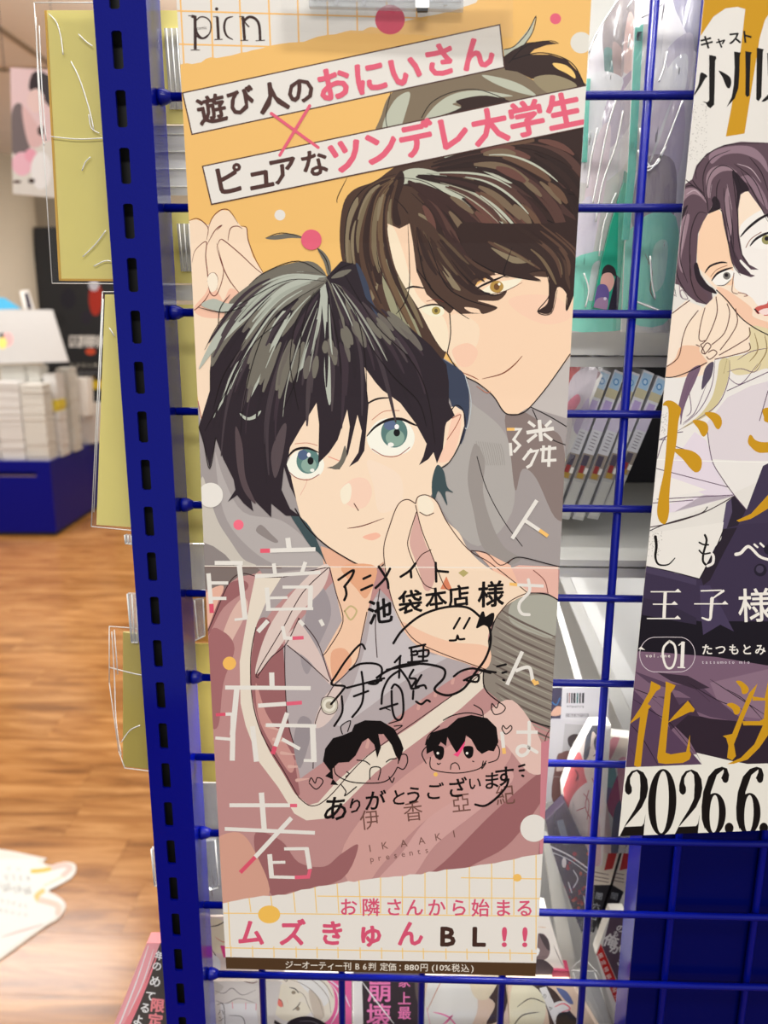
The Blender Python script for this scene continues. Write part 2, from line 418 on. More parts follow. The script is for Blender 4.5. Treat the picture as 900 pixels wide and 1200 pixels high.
M_PAGE = [material('page_block', c, rough=.7, noise=.02) for c in ((206, 204, 196), (196, 192, 182), (212, 210, 206))]
def stack(label, x0, x1, ytop, Y, dep=.13, z0=None, ybot=None, accent=None):
    z0 = dtop if z0 is None else z0
    X0, X1 = at(x0, 520, Y).x, at(x1, 520, Y).x; zt = at((x0+x1)/2, ytop, Y).z
    root = empty('paperback_stack', ((X0+X1)/2, Y+dep/2, z0), label, 'book stack', 'stacks of white paperbacks on the blue bench')
    z = z0+.0002; V = []; Fc = []; ac = []
    k = 0
    while z < zt-.008:
        t = R.uniform(.011, .016); j = R.uniform(-.004, .004); jy = R.uniform(0, .01)
        v, f = boxvf((X0+j+.003, Y+jy, z), (X1+j-.003, Y+jy+dep, z+t-.003))
        if accent and accent[0] < k < accent[1]: ac.append((v, f))
        else:
            n = len(V); V += v; Fc += [tuple(n+i for i in q) for q in f]
        z += t; k += 1
    tag(link('paperback_layers', V, Fc, M_PAGE[R.randrange(3)], root), kind='stuff')
    V = []; Fc = []
    for v, f in ac:
        n = len(V); V += v; Fc += [tuple(n+i for i in q) for q in f]
    if V: tag(link('wrapped_layers', V, Fc, material('yellow_band', (222, 200, 60)), root), kind='stuff')
    return root
Yf = A.y+.03
stack('white paperback stack at the far left end of the blue bench, cut by frame edge', -30, -1, 450, Yf)
stack('white paperback stack on the blue bench, second from the left frame edge', -.5, 28.5, 446, Yf)
stack('white paperback stack with flat even page edges at the bench front corner', 29, 56, 449, Yf)
stack('white paperback stack with a yellow wrapped bundle near its top', 56.5, 72, 438, Yf+.16, accent=(22, 29))
stack('taller white paperback stack behind the row, under the sloped white card', 8, 38, 427, Yf+.16)
stack('white paperback stack behind the row, its top level with the white card base', 39, 55, 428, Yf+.16)
stack('grey-green paperback stack on the angled end of the bench', 72, 88, 432, Yf+.36)
# sloped white header card on the stacks
hc = slab('header_card', '-30,363 61,363 80,424 -30,427', Yf+.12, .012, material('grey_white_card', (190, 190, 188)))
tag(hc, 'blank white header card with slanted right side above the paperback stacks', 'sign')
ht2 = Print((at(20, 400, Yf+.12)), (1, 0, 0), (0, 0, 1)); ht2.g = 'printed_picture'
ht2.circ((240, 170, 170), 9, 398, 6, 8); ht2.circ((235, 215, 120), 3, 402, 5, 7); ht2.circ((90, 90, 90), 2, 393, 3, 3)
ht2.flush(hc)
def blk(name, label, cat, px, Y, th, mat, base=None):
    o = slab(name, px, Y, th, mat); tag(o, label, cat); return o
blk('white_box', 'white box end standing on the bench right of the paperback stacks', 'box', '82,443 102,443 104,487 86,487', Yf+.55, .1, M_PAPER)
blk('white_carton', 'small pale carton low at the right rear of the blue bench', 'box', '94,473 116,473 114,519 96,521', Yf+.72, .1, M_PAPER)
blk('blue_sign', 'small turquoise triangular sign tip above the header card', 'sign', '-10,348 5,349 25,362 -10,363', Yf+.16, .006, material('turquoise_card', (70, 165, 205)))
o = blk('standing_card', 'narrow white card with a dark stripe leaning behind the header card', 'card', '23,341 33,340 40,362 28,362', Yf+.2, .006, M_PAPER)
pr = Print(at(30, 350, Yf+.2), (1, 0, 0), (0, 0, 1)); pr.poly((45, 35, 50), '28,343 33,343 38,362 32,362'); pr.flush(o)
# black poster on far wall
bp_ = blk('black_poster', 'large black wall poster with white lettering and yellow lower band, blurred in the distance', 'poster', '39,266 135,266 135,500 44,492', 7.0, .02, M_BLACK)
pr = Print(at(80, 400, 7.0), (1, 0, 0), (0, 0, 1))
for x, y, rx, ry, c in ((112, 350, 8, 20, (170, 50, 35)), (110, 334, 6, 7, (200, 200, 210)), (80, 350, 9, 12, (38, 36, 44)), (96, 320, 7, 12, (34, 36, 30)), (70, 375, 7, 8, (40, 40, 40)), (101, 372, 6, 8, (45, 40, 50))):
    pr.circ(c, x, y, rx, ry)
pr.g = 'printed_lettering'
pr.line((215, 212, 205), '囚隔除祭', 88, 400, 128, 400, 15, bold=.03)
pr.circ((200, 80, 50), 106, 412, 6, 4)
pr.line((190, 185, 170), '年月日公開映画', 84, 428, 126, 428, 5); pr.line((150, 150, 150), '出演監督脚本音楽', 84, 437, 126, 437, 4); pr.line((190, 150, 40), '劇場限定', 92, 443, 118, 443, 4)
pr.poly((205, 175, 45), '88,446 135,446 135,456 88,456'); pr.flush(bp_)
# blurred pink hanging poster
hp = blk('hanging_poster', 'pale pink illustrated poster hanging from the ceiling, blurred', 'poster', '12,79 58,82 66,232 15,227', 2.3, .008, M_PAPER)
pr = Print(at(30, 150, 2.3), (1, 0, 0), (0, 0, 1)).set_outline('12,79 58,82 66,232 15,227')
pr.poly((232, 205, 208), '12,79 60,82 60,165 12,170'); pr.poly((120, 110, 112), '14,130 25,122 32,150 34,176 14,178', True)
pr.poly((60, 52, 56), '40,84 60,92 60,125 47,112 34,104', True); pr.circ((236, 208, 204), 42, 118, 10, 14); pr.poly((225, 190, 190), '26,124 46,150 50,168 34,170', True)
pr.circ((240, 190, 205), 26, 192, 12, 14); pr.circ((240, 170, 190), 36, 182, 7, 8); pr.circ((244, 244, 248), 48, 200, 12, 22); pr.circ((70, 55, 50), 37, 212, 4, 3); pr.circ((90, 70, 65), 20, 213, 5, 2); pr.circ((70, 60, 60), 48, 153, 4, 6)
pr.flush(hp)

hq = at(35, 80, 2.304)
for dx_ in (-.08, .08): tube('hanging_cord', [(hq.x+dx_, 2.304, hq.z-.01), (hq.x+dx_, 2.304, CZ)], .0012, M_BLACK, hp)
# floor sticker / sign plate at lower left
fs = []
zc = FZ+.004
out = P('-60,1003 46,1004 50,1010 58,1014 70,1011 80,1010 88,1013 89,1020 84,1028 72,1035 60,1041 57,1044 66,1049 74,1055 77,1061 74,1069 66,1078 52,1086 0,1124 -60,1165')
fr = [atz(x, y, zc) for x, y in crm(out, True, 3)]
v, f = extrude(fr, (0, 0, -.0035)); fsn = link('floor_sign', v, f, M_PAPER)
tag(fsn, 'white die-cut floor sign with pink and orange ribbon print on the wood floor', 'floor sign')
pr = Print(atz(20, 1060, zc), (1, 0, 0), (0, 1, 0))
pr.poly((226, 230, 228), [(x-3, y+ (2 if y < 1050 else -2)) for x, y in out][1:-1] + [(0, 1118), (-60, 1155), (-60, 1008)])
pr.stroke((236, 190, 90), '38,1021 50,1020 62,1017', 5); pr.stroke((232, 196, 188), '62,1017 76,1014 82,1018 74,1026', 6); pr.stroke((205, 215, 195), '74,1027 62,1033 52,1038', 2.5)
pr.stroke((238, 196, 130), '50,1044 43,1050 46,1055', 6); pr.stroke((238, 200, 188), '48,1055 60,1058 68,1062 68,1070', 7)
pr.stroke((232, 190, 185), '50,1083 35,1088 18,1093 2,1098', 3, taper=True)
pr.g = 'printed_lettering'
pr.line((150, 152, 150), '632ス', 33, 1030, 8, 1028, 9, ang=195); pr.line((160, 160, 158), '無料開放', 32, 1044, -4, 1038, 11, ang=195); pr.line((165, 165, 162), 'SPACE', 30, 1062, 2, 1056, 7, ang=195); pr.line((170, 170, 168), 'ネスカ企画', 30, 1072, 0, 1067, 6, ang=195)
pr.line((165, 165, 162), '公式', 22, 1019, 10, 1018, 5, ang=195)
pr.flush(fsn)

# ---------------------------------------------------------------- slotted post
Yp0, Yp1 = -.0115, .0115
TL, TR_ = at(108, 0, Yp0), at(170, 0, Yp0); BL = at(196, 1200, Yp0)
px0 = (at(108, 0, Yp0).x+at(196, 1200, Yp0).x)/2; px1 = (at(170, 0, Yp0).x+at(242, 1200, Yp0).x)/2
zt, zb = .085, FZ+.02
post = empty('slotted_post', ((px0+px1)/2, 0, zb), 'royal blue steel upright post with a row of vertical slots', 'shelf post')
scx = None
sl = [at(x, y, Yp0) for x, y in ((142, 58.5), (151, 128), (205, 1165), (182, 778))]
scx = sum(s.x for s in sl)/4; z1s = sl[0].z; pitch = (sl[0].z-sl[2].z)/21
V = []; Fc = []
def vq(*p):
    n = len(V); V.extend(p); Fc.append(tuple(range(n, n+len(p))))
sw, shh = .0024, .0080
k0 = -int((zt-z1s)/pitch)
top = z1s-(k0-.5)*pitch; kk = k0
hw = .0012
vq((px0, Yp0, top), (px1, Yp0, top), (px1, Yp0, zt), (px0, Yp0, zt)) if zt > top else None
kend = 40
for k in range(k0, kend):
    zc_ = z1s-k*pitch; a, b = zc_+pitch/2, zc_-pitch/2
    c = .0008
    hole = [(scx-sw, zc_+shh-c), (scx-sw+c, zc_+shh), (scx+sw-c, zc_+shh), (scx+sw, zc_+shh-c), (scx+sw, zc_-shh+c), (scx+sw-c, zc_-shh), (scx-sw+c, zc_-shh), (scx-sw, zc_-shh+c)]
    o = [(px0, a), (scx, a), (px1, a), (px1, zc_), (px1, b), (scx, b), (px0, b), (px0, zc_)]
    F3 = lambda p: (p[0], Yp0, p[1])
    hh = [F3(p) for p in hole]; oo = [F3(p) for p in o]
    vq(oo[0], oo[7], hh[7], hh[0]); vq(oo[0], hh[0], hh[1], oo[1]); vq(oo[1], hh[1], hh[2], oo[2]); vq(oo[2], hh[2], hh[3], oo[3])
    vq(oo[3], hh[3], hh[4], oo[4]); vq(oo[4], hh[4], hh[5], oo[5]); vq(oo[5], hh[5], hh[6], oo[6]); vq(oo[6], hh[6], hh[7], oo[7])
    for i in range(8):
        p, q2 = hh[i], hh[(i+1) % 8]
        vq(p, (p[0], Yp0+.0016, p[2]), (q2[0], Yp0+.0016, q2[2]), q2)
zlow = z1s-(kend-.5)*pitch
vq((px0, Yp0, zb), (px1, Yp0, zb), (px1, Yp0, zlow), (px0, Yp0, zlow))
vq((px1, Yp0, zb), (px1, Yp1, zb), (px1, Yp1, zt), (px1, Yp0, zt)); vq((px0, Yp1, zb), (px0, Yp0, zb), (px0, Yp0, zt), (px0, Yp1, zt))
vq((px1, Yp1, zb), (px0, Yp1, zb), (px0, Yp1, zt), (px1, Yp1, zt))
vq((px0, Yp0, zt), (px1, Yp0, zt), (px1, Yp1, zt), (px0, Yp1, zt)); vq((px0, Yp1, zb), (px1, Yp1, zb), (px1, Yp0, zb), (px0, Yp0, zb))
pf = link('perforated_tube', V, Fc, M_BLUE, post)
# black sheet behind the slots stands in for the shade inside the tube
box('slot_shade_sheet', (px0+.002, Yp0+.009, zb+.01), (px1-.002, Yp0+.0105, zt-.002), M_BLACK, post)
box('foot_plate', (px0-.02, Yp0-.02, FZ+.0005), (px1+.02, Yp1+.02, zb), M_BLUE, post)

# ---------------------------------------------------------------- wire grid
GX1 = .42; WR = .0021
grid = empty('wire_grid_panel', (px1, 0, -.9), 'royal blue welded wire grid hung with the posters', 'wire grid')
GT, GB = .06, -.92
for k in range(-1, 19):
    z = -.05*k
    o = tube('horizontal_wire', [(px1+.0003, -.0005, z), (GX1, -.0005, z)], WR, M_WIRE, grid)
    if k % 2:
        tube('weld_bead', [(px1+.0002, -.0005, z), (px1+.0015, -.0005, z), (px1+.004, -.0005, z), (px1+.0065, -.0005, z)], [.0036, .0040, .0034, .0022], M_WIRE, o, n=12)
for k in range(0, 9):
    tube('vertical_wire', [(.05*k, WR*1.6, GB), (.05*k, WR*1.6, GT)], .0022, M_WIRE, grid)

# navy side panel behind the right half of the grid
sx0 = at(752, 989, .006).x
pn = empty('steel_side_panel', (sx0+.1, .02, FZ), 'dark navy steel cabinet side behind the grid at lower right', 'cabinet side')
box('front_plate', (sx0, .006, FZ+.0005), (.55, .0075, .12), M_PANEL, pn)
box('side_flange', (sx0, .0075, FZ+.0005), (sx0+.0015, .029, .12), M_BLUE, pn)

# fill strips added to brighten the goods behind the grid, no known fixtures
def fill_strip(name, x0, x1, y, z, power, label):
    r = empty('added_fill_strip', ((x0+x1)/2, y, z), label, 'fill light')
    box('fill_strip_housing', (x0, y-.008, z), (x1, y+.008, z+.006), M_WHITE, r)
    l = bpy.data.lights.new('fill_strip_light', 'AREA'); l.shape = 'RECTANGLE'; l.size = x1-x0-.01; l.size_y = .012; l.energy = power; l.color = (1, .98, .95)
    o = bpy.data.objects.new('fill_strip_light', l); COL.objects.link(o); o.parent = r; o.location = (0, 0, -.001); o.rotation_euler = (math.radians(12), 0, 0)
fill_strip('a', -.02, .50, .004, .13, 2.6, 'added fill light strip above the goods behind the grid, over the top frame edge')
# ---------------------------------------------------------------- main poster
PY = -.0215
_bz = [(.02, -.0225), (-.017, -.0222), (-.118, -.0196), (-.19, -.0205), (-.2775, -.0236), (-.36, -.0228), (-.54, -.0203)]
def pbend(v):      # v = height on the sheet; offset toward the camera
    z = v
    for (a, ya), (b, yb) in zip(_bz, _bz[1:]):
        if z <= a and z >= b: return -(ya+(yb-ya)*(z-a)/(b-a)) + PY
    return -_bz[0][1]+PY if z > 0 else -_bz[-1][1]+PY
PX0, PX1, PZ1, PZ0 = -.0163, .1657, -.0135, -.5268
p = Print((0, PY, 0), (1, 0, 0), (0, 0, 1), outline=[(PX0, PZ0), (PX1, PZ0), (PX1, PZ1), (PX0, PZ1)], bend=pbend, cuts=[b[0] for b in _bz[1:-1]])
poster = empty('advert_poster', ((PX0+PX1)/2, PY, PZ0), 'tall narrow illustrated poster of two dark-haired young men, signed in black pen, in the centre', 'poster')
# the sheet, folded once across
zs = [PZ1]+[b[0] for b in _bz if PZ0 < b[0] < PZ1]+[PZ0]; V = []; Fc = []
for z in zs:
    yy = PY-pbend(z)
    V += [(PX0, yy, z), (PX1, yy, z), (PX1, yy+.0002, z), (PX0, yy+.0002, z)]
for i in range(len(zs)-1):
    a = 4*i
    Fc += [(a, a+4, a+5, a+1), (a+3, a+2, a+6, a+7), (a+1, a+5, a+6, a+2), (a, a+3, a+7, a+4)]
Fc += [(0, 1, 2, 3), (a+4, a+7, a+6, a+5)]
link('paper_sheet', V, Fc, M_PAPER, poster)

def fan(guides, n, cols, w, s0=(0, .2), ln=(.5, .9), seed=1):
    rr = random.Random(seed); G = [crm(P(t), False, 8) for t in guides]
    def on(g, t):
        f = t*(len(g)-1); i = min(int(f), len(g)-2); f -= i; return (g[i][0]+(g[i+1][0]-g[i][0])*f, g[i][1]+(g[i+1][1]-g[i][1])*f)
    for k in range(n):
        u = rr.uniform(0, len(G)-1.001); i = int(u); f = u-i; a = rr.uniform(*s0); b = min(1, a+rr.uniform(*ln))
        pts = []
        for j in range(7):
            t = a+(b-a)*j/6; x, y = on(G[i], t); x2, y2 = on(G[i+1], t); pts.append((x+(x2-x)*f, y+(y2-y)*f))
        p.stroke(rr.choice(cols), pts, rr.uniform(*w), taper=True, cap=False, k=2)
OR = (234, 188, 112); GL = (244, 188, 112); BR = (78, 52, 48); PK = (222, 98, 122); WH = (226, 223, 216)
K = (28, 20, 22)
# white gridded header
for x0, x1 in ((211, 216), (247, 250), (280.5, 284), (314.5, 318), (348.6, 351), (383.3, 385), (418, 419.5), (453, 454), (488, 489)):
    p.stroke(GL, [(x0, -8), (x1, 84)], 1.9, cap=False)
for (xa, ya, xb, yb) in ((200, 12.5, 520, 22), (200, 51.5, 520, 60)): p.stroke(GL, [(xa, ya), (xb, yb)], 1.9, cap=False)
torn = P('205,76 211,75.5 219,74 225,75 236,73 241,69 247,67 254,68 262,66.5 271,65 278,63 283,61.5 289,61 295,59 303,57.5 311,55.5 319,53 328,51.5 339,50 347,49.5 356,49 364,46 372,43 383,41 394,40 404,37 411,35.5 420,36 425,36 430,33 435,31.5 441,32.5 448,31 456,29 463,28 470,26 480,23.5 490,21 500,19 512,17 520,15 530,13.5 540,9 550,6 558,3 566,-10')
p.poly(OR, torn + [(760, -10), (760, 540), (190, 540)])
# ---- rear man: clothes
p.poly((158, 151, 150), '190,480 250,470 520,420 600,470 720,410 720,668 190,664')
p.poly((196, 190, 180), '236,560 246,585 256,612 270,634 285,655 300,663 262,663 240,637 232,640', True)
p.poly((176, 170, 168), '252,530 262,560 285,600 330,610 366,640 380,664 330,664 290,640 262,600', True)
p.poly((138, 130, 128), '239,636 250,640 264,650 276,664 238,664')
p.poly((140, 132, 130), '300,622 310,630 322,636 326,634 318,626 306,615', True)
# rear man: sweater on the right
p.poly((170, 166, 162), '540,470 560,478 590,505 600,540 600,600 560,640 520,600 510,560 530,520', True)
p.poly((132, 118, 114), '592,487 612,482 640,500 660,520 664,600 650,606 628,560 612,550 604,575 598,530', True)
p.poly((150, 144, 140), '556,520 568,540 566,575 575,610 590,640 610,655 590,662 565,640 555,600 548,560', True)
p.poly((190, 184, 180), '668,415 640,455 620,477 650,486 690,498')
p.stroke(K, '622,477 644,488 664,500', 1.3); p.stroke(K, '624,480 640,510 664,522', 1.2); p.stroke(K, '559,535 570,572 590,610 612,640', 1.0)
for i in range(12): p.stroke((150, 146, 140), [(558+i*2.6, 517+i*.3), (561+i*2.6, 530), (565+i*2.4, 545)], .7)
# front man's raised arm and hand at top left
SK = (245, 216, 190); SKS = (236, 190, 165)
p.poly(SK, '216,270 221,259 230,257 238,260 244,264 252,252 260,246 268,247 277,258 282,265 289,267 290,280 296,300 308,320 330,345 300,420 262,450 236,500 226,420', False)
p.poly(SKS, '227,362 240,345 247,333 257,345 262,352 270,338 282,347 270,370 240,372', True)
for s in ('221,259 230,256 238,260 244,268 242,281', '244,268 249,255 259,246 269,247 279,262', '242,288 252,270 260,264 254,270', '282,265 289,267 291,282 300,305 312,325', '267,283 270,268 278,265 284,268',
          '225,308 228,295 236,286 242,284 241,300 243,318 246,342 254,345 262,320 258,300 254,285', '254,290 258,281 264,283 282,298 300,315 320,330', '254,290 261,312 270,330 286,350', '246,342 240,352 230,362 227,363', '243,330 245,322 251,320 255,326 254,340'):
    p.stroke((110, 45, 35), s, 1.2, taper=True)
p.poly((248, 228, 208), '243,328 246,321 251,320 255,326 254,338 247,342', True)
p.stroke((170, 90, 70), '232,470 238,500 240,515', 1)
# ---- rear man: hair mass behind, face, fringe
HB = (54, 38, 35); HM = (76, 56, 47); HH = (134, 120, 96); HL = (186, 190, 172)
p.poly((126, 112, 92), '447,135 460,108 500,86 545,70 590,76 640,100 690,100 690,160 600,175 500,178 440,170', True)
p.poly(HL, '448,150 462,118 480,108 476,130 464,160', True)
p.poly(HL, '590,58 602,55 618,36 628,19 623,40 612,58 600,70 592,76')
p.poly(HB, '588,68 602,58 618,50 640,48 655,51 640,53 626,58 620,64 645,64 664,70 678,85 686,101 660,106 640,96 622,92 606,84 592,82')
p.stroke(K, '591,58 603,54 618,38 628,19 624,38 610,58 596,74', 1.1); p.stroke(K, '600,68 620,52 645,48 655,51', 1.2, taper=True); p.stroke(K, '600,70 630,62 655,66 673,77 685,100', 1.3)
p.poly((150, 138, 110), '625,92 650,88 676,100 660,112 640,108', True)
p.poly((240, 200, 120), '648,74 662,76 672,84 674,92 664,86 652,80', True)
p.poly(HL, '565,88 590,92 612,100 628,112 606,108 580,98', True)
p.poly(HL, '497,140 512,122 532,110 560,106 600,112 585,114 550,118 530,122 545,128 520,134 500,142', True)
p.poly(HB, '535,118 570,112 605,122 590,132 560,136 510,140 540,126', True)
p.stroke(K, '494,138 506,120 530,108 560,105 592,116', 1); p.stroke(K, '458,108 452,140 460,165', .9)
# lower hair mass
p.poly(HM, '440,212 470,192 520,180 600,165 690,140 690,340 660,370 640,372 600,340 560,330 520,420 505,440 480,412 455,392 432,372 418,350 404,318 398,280 402,240 415,222', True, 4)
p.poly(HB, '600,165 690,140 690,330 660,330 640,318 590,322 540,300 510,270 540,262 590,280 620,285 610,262 560,235 500,222 470,215 500,200 560,190', True)
p.poly((74, 52, 48), '560,185 620,190 660,215 690,225 690,262 640,240 590,215', True)
p.poly((110, 76, 66), '540,212 580,222 610,245 618,262 585,262 550,240', True)
p.poly(HL, '463,209 480,198 508,200 545,218 580,245 606,275 614,283 590,270 555,245 520,225 490,214 470,216', True)
p.poly(HL, '520,184 560,180 590,195 600,215 575,205 548,192', True)
p.poly(HH, '508,232 530,240 560,262 590,280 570,278 535,262', True)
p.poly(HH, '540,203 556,205 566,214 552,218', True); p.poly(HH, '490,250 510,262 535,290 560,302 535,300 505,275', True)
p.poly(HH, '452,222 470,214 462,240 455,262 448,300 442,340 434,352 438,300 444,255', True)
p.poly((120, 84, 60), '424,240 440,228 436,270 432,310 436,350 452,380 440,372 424,345 418,300', True)
p.poly(HH, '408,250 420,232 414,280 412,315 404,300', True)
p.poly(HB, '430,232 444,222 436,262 440,300 448,330 440,330 430,300 424,268', True)
p.poly((150, 148, 120), '455,300 462,330 474,350 488,380 500,410 512,436 492,420 474,395 460,370 448,330', True)
p.poly((126, 116, 92), '630,262 650,290 680,310 690,330 690,300 660,285', True)
p.poly(HB, '470,200 474,212 466,240 470,262 462,262 456,240 460,215', True)
p.poly((46, 32, 30), '640,215 690,235 690,262 670,250', True)
for s in ('407,208 396,230 395,238', '464,204 440,212 420,228 408,250 404,280 406,310 412,340 430,372', '470,208 450,226 440,262 444,310 462,350 484,412', '466,208 500,214 545,245 590,290 612,286', '500,203 560,222 600,262 622,285', '520,185 580,195 640,240 672,300',
          '462,232 478,250 498,290 520,310', '482,226 520,262 560,300 600,318', '560,180 620,210 660,225 690,232', '590,215 620,250 650,262 690,290', '430,232 420,262 418,300 428,340', '610,262 640,300 660,318', '475,262 480,300 500,330 522,350', '448,225 432,250 428,300 440,345'):
    p.stroke(K, s, 1.1, taper=True)
RG = ['462,208 430,225 408,270 412,330 430,372', '464,208 440,230 430,290 448,350 482,408', '466,210 458,250 470,310 500,370 520,420']
RG2 = ['470,212 495,245 515,290 550,330', '480,208 540,235 585,275 600,310', '485,204 570,215 625,262 640,312', '490,200 590,185 660,230 688,300', '500,192 600,165 660,170 700,210']
fan(RG, 40, (HB, (84, 62, 50), (56, 40, 36), (110, 88, 66)), (3, 7), (.0, .4), (.3, .6), 21)
fan(RG, 12, (HH, (120, 106, 82)), (3, 6), (.1, .6), (.15, .35), 22)
fan(RG2, 90, (HB, (62, 42, 40), (86, 60, 54), (48, 34, 32)), (4, 9), (.0, .6), (.3, .5), 23)
fan(RG2, 26, ((118, 100, 80), (104, 78, 62), (104, 70, 62)), (5, 10), (.2, .6), (.12, .3), 24)
fan(RG2, 6, (HL, (170, 166, 146)), (1.5, 3.5), (.05, .4), (.15, .4), 25)
# face of rear man
FS = (242, 208, 178)
p.poly(FS, '454,262 468,268 480,262 484,285 488,318 500,345 527,368 550,340 580,320 640,325 672,318 672,412 640,454 622,476 607,485 593,485 577,463 559,449 544,440 532,425 524,414 510,395 490,361 475,337 462,310', False)
p.poly((246, 224, 196), '454,268 462,268 474,300 482,330 494,352 520,372 526,400 522,412 510,398 490,361 475,337 462,310', True)
p.poly((245, 216, 188), '528,370 560,380 556,410 530,424', True); p.poly((240, 200, 174), '530,410 548,402 560,412 552,428 538,428', True)
p.poly((241, 202, 176), '596,352 620,345 655,350 668,372 640,380 610,368', True)
p.stroke(K, '475,339 484,336 498,338', 2.4, taper=True)
for s in ('527,368 528,392 524,414', '524,414 534,430 545,441 560,449 578,464 590,482 600,486 612,484 622,476 642,452 668,415'):
    p.stroke(K, s, 1.3)
p.stroke((120, 60, 40), '565,444 588,438 602,428 612,417', 1.5, taper=True); p.stroke((140, 70, 50), '541,436 553,441 561,445', 1.2, taper=True); p.stroke((190, 120, 95), '558,452 570,460 575,458', 1, taper=True)
# eyes of rear man
p.poly((236, 232, 205), '494,362 505,358 518,360 520,368 510,371 500,368', True); p.circ((170, 150, 80), 511, 364, 5, 4.6); p.circ((96, 84, 50), 511, 364, 2, 2.4)
p.stroke(K, '489,362 500,358 512,357 521,361', 2, taper=True); p.stroke((120, 60, 50), '500,353 512,351 520,354', .7)
p.poly((238, 232, 208), '564,342 578,332 598,328 612,326 604,335 590,342 574,345', True); p.circ((176, 140, 70), 582, 336, 8, 7); p.circ((110, 76, 44), 582, 336, 3.4, 4); p.circ((240, 238, 220), 585, 333, 1.6)
p.stroke(K, '556,340 566,334 580,328 592,323', 2.6, taper=True); p.stroke((90, 50, 45), '573,345 592,341 612,331', .9, taper=True); p.stroke((150, 100, 80), '560,330 572,324 586,321', .6)
# fringe of rear man
FR = '484,262 500,262 540,290 556,308 586,321 606,325 634,329 616,321 640,318 643,340 641,356 630,365 646,366 653,337 664,345 664,364 672,342 676,300 640,262 560,240 500,235 480,245'
p.poly(HM, '478,250 490,285 498,320 510,343 528,358 550,375 566,368 552,366 544,360 560,362 566,368 583,361 572,356 560,352 584,352 594,341 580,345 562,340 542,322 529,307 520,285 505,262', True, 4)
p.poly(HB, '529,300 545,312 560,322 568,322 552,330 562,340 575,344 560,346 545,338 525,320 515,300', True)
p.poly(HB, '540,285 556,306 586,321 606,325 634,329 620,320 640,318 643,340 641,356 630,365 646,366 653,337 664,345 664,364 674,342 690,300 690,262 640,262 580,262 540,262', True, 4)
p.poly(HH, '500,285 512,295 528,322 540,340 528,335 510,312', True); p.poly(HH, '575,290 600,300 622,306 600,308', True); p.poly(HM, '650,285 664,310 668,340 660,320', True)
fan(['484,262 496,310 525,352', '500,270 530,310 560,345', '520,275 560,310 590,322'], 34, (HB, (62, 44, 38), (92, 74, 58), (80, 58, 48)), (3, 6), (.0, .4), (.3, .6), 31)
fan(['560,280 600,300 640,318', '600,262 650,300 660,345', '640,262 680,300 672,335'], 26, (HB, (56, 40, 36), (90, 66, 54), (112, 94, 72)), (2.5, 6), (.0, .4), (.3, .6), 32)
for s in ('487,270 500,330 530,360 550,374', '500,275 520,330 545,350 582,361', '529,305 548,328 575,346 594,341', '600,290 590,320 596,325', '556,306 586,321 634,330', '640,318 644,345 630,365 646,367 653,340', '664,345 664,364 674,340', '478,262 480,330 474,355 464,368'):
    p.stroke(K, s, 1.2, taper=True)
# navy shade behind the front man's head
p.poly((58, 66, 86), '417,308 430,330 440,360 470,390 500,410 526,425 545,440 550,470 547,500 538,520 528,470 500,430 440,385 418,350', True, 4)
p.stroke((190, 200, 205), '545,440 552,470 548,500 543,498 540,480', .9)
# ---- front man: neck, face, ear
p.poly((226, 176, 148), '376,640 440,660 470,655 440,720 400,740 384,690')
p.poly(SK, '338,520 350,480 372,450 430,410 470,440 510,480 534,476 543,482 544,498 538,520 528,540 516,548 508,575 500,590 480,628 458,652 440,665 424,663 401,651 376,634 352,605 342,565', False)
p.poly((240, 200, 176), '512,540 522,520 530,490 540,485 538,512 528,538', True)
p.stroke(K, '521,500 526,486 534,475 542,480 545,497 538,522 526,542 516,549', 1.2); p.stroke((150, 80, 60), '524,515 534,500 540,486 530,490', .9)
p.poly((60, 78, 82), '512,545 520,552 524,570 531,577 522,576 524,592 514,575 508,590 506,565', True)
p.poly((62, 80, 84), '340,602 352,606 366,622 384,664 376,650 364,640 352,622', True)
p.stroke(K, '346,596 360,618 380,637 401,651 424,663 443,666 460,650', 1.5)
p.poly((244, 206, 184), '400,572 416,560 430,562 436,576 430,592 418,596 404,588', True)
p.poly((249, 230, 208), '399,575 408,566 412,572 410,586 402,590', True); p.poly((246, 218, 196), '430,540 450,545 470,560 470,590 445,600 438,570', True)
p.stroke((90, 45, 40), '415,590 420,598', 1.2); p.stroke((110, 60, 50), '407,619 425,616 450,607', 1.3, taper=True); p.poly((238, 184, 160), '425,629 440,624 446,628 436,633', True)
p.stroke((225, 180, 160), '355,545 360,562 352,580', .8)
# eyes of front man
def eye(cx, cy, rx, ry, irx):
    p.poly((240, 240, 226), [(cx-rx, cy+1), (cx-rx*.6, cy-ry*.8), (cx, cy-ry), (cx+rx*.7, cy-ry*.75), (cx+rx, cy), (cx+rx*.75, cy+ry*.75), (cx, cy+ry), (cx-rx*.7, cy+ry*.8)], True)
eye(358, 544, 22, 17, 12); p.circ((92, 128, 124), 361, 540, 13.5, 15); p.circ((138, 168, 156), 362, 545, 9, 8.5); p.circ((80, 98, 130), 355, 533, 6, 6); p.circ((20, 20, 24), 364, 540, 3.6, 4.5); p.circ((245, 245, 240), 362, 533, 2.2, 2.6); p.circ((235, 238, 230), 366, 551, 2.6, 2)
p.stroke(K, '337,536 346,527 360,525 373,530', 3, taper=True); p.stroke((150, 80, 70), '338,552 348,560 362,562 374,556', 1); p.stroke((190, 120, 100), '346,520 360,519 372,522', .8)
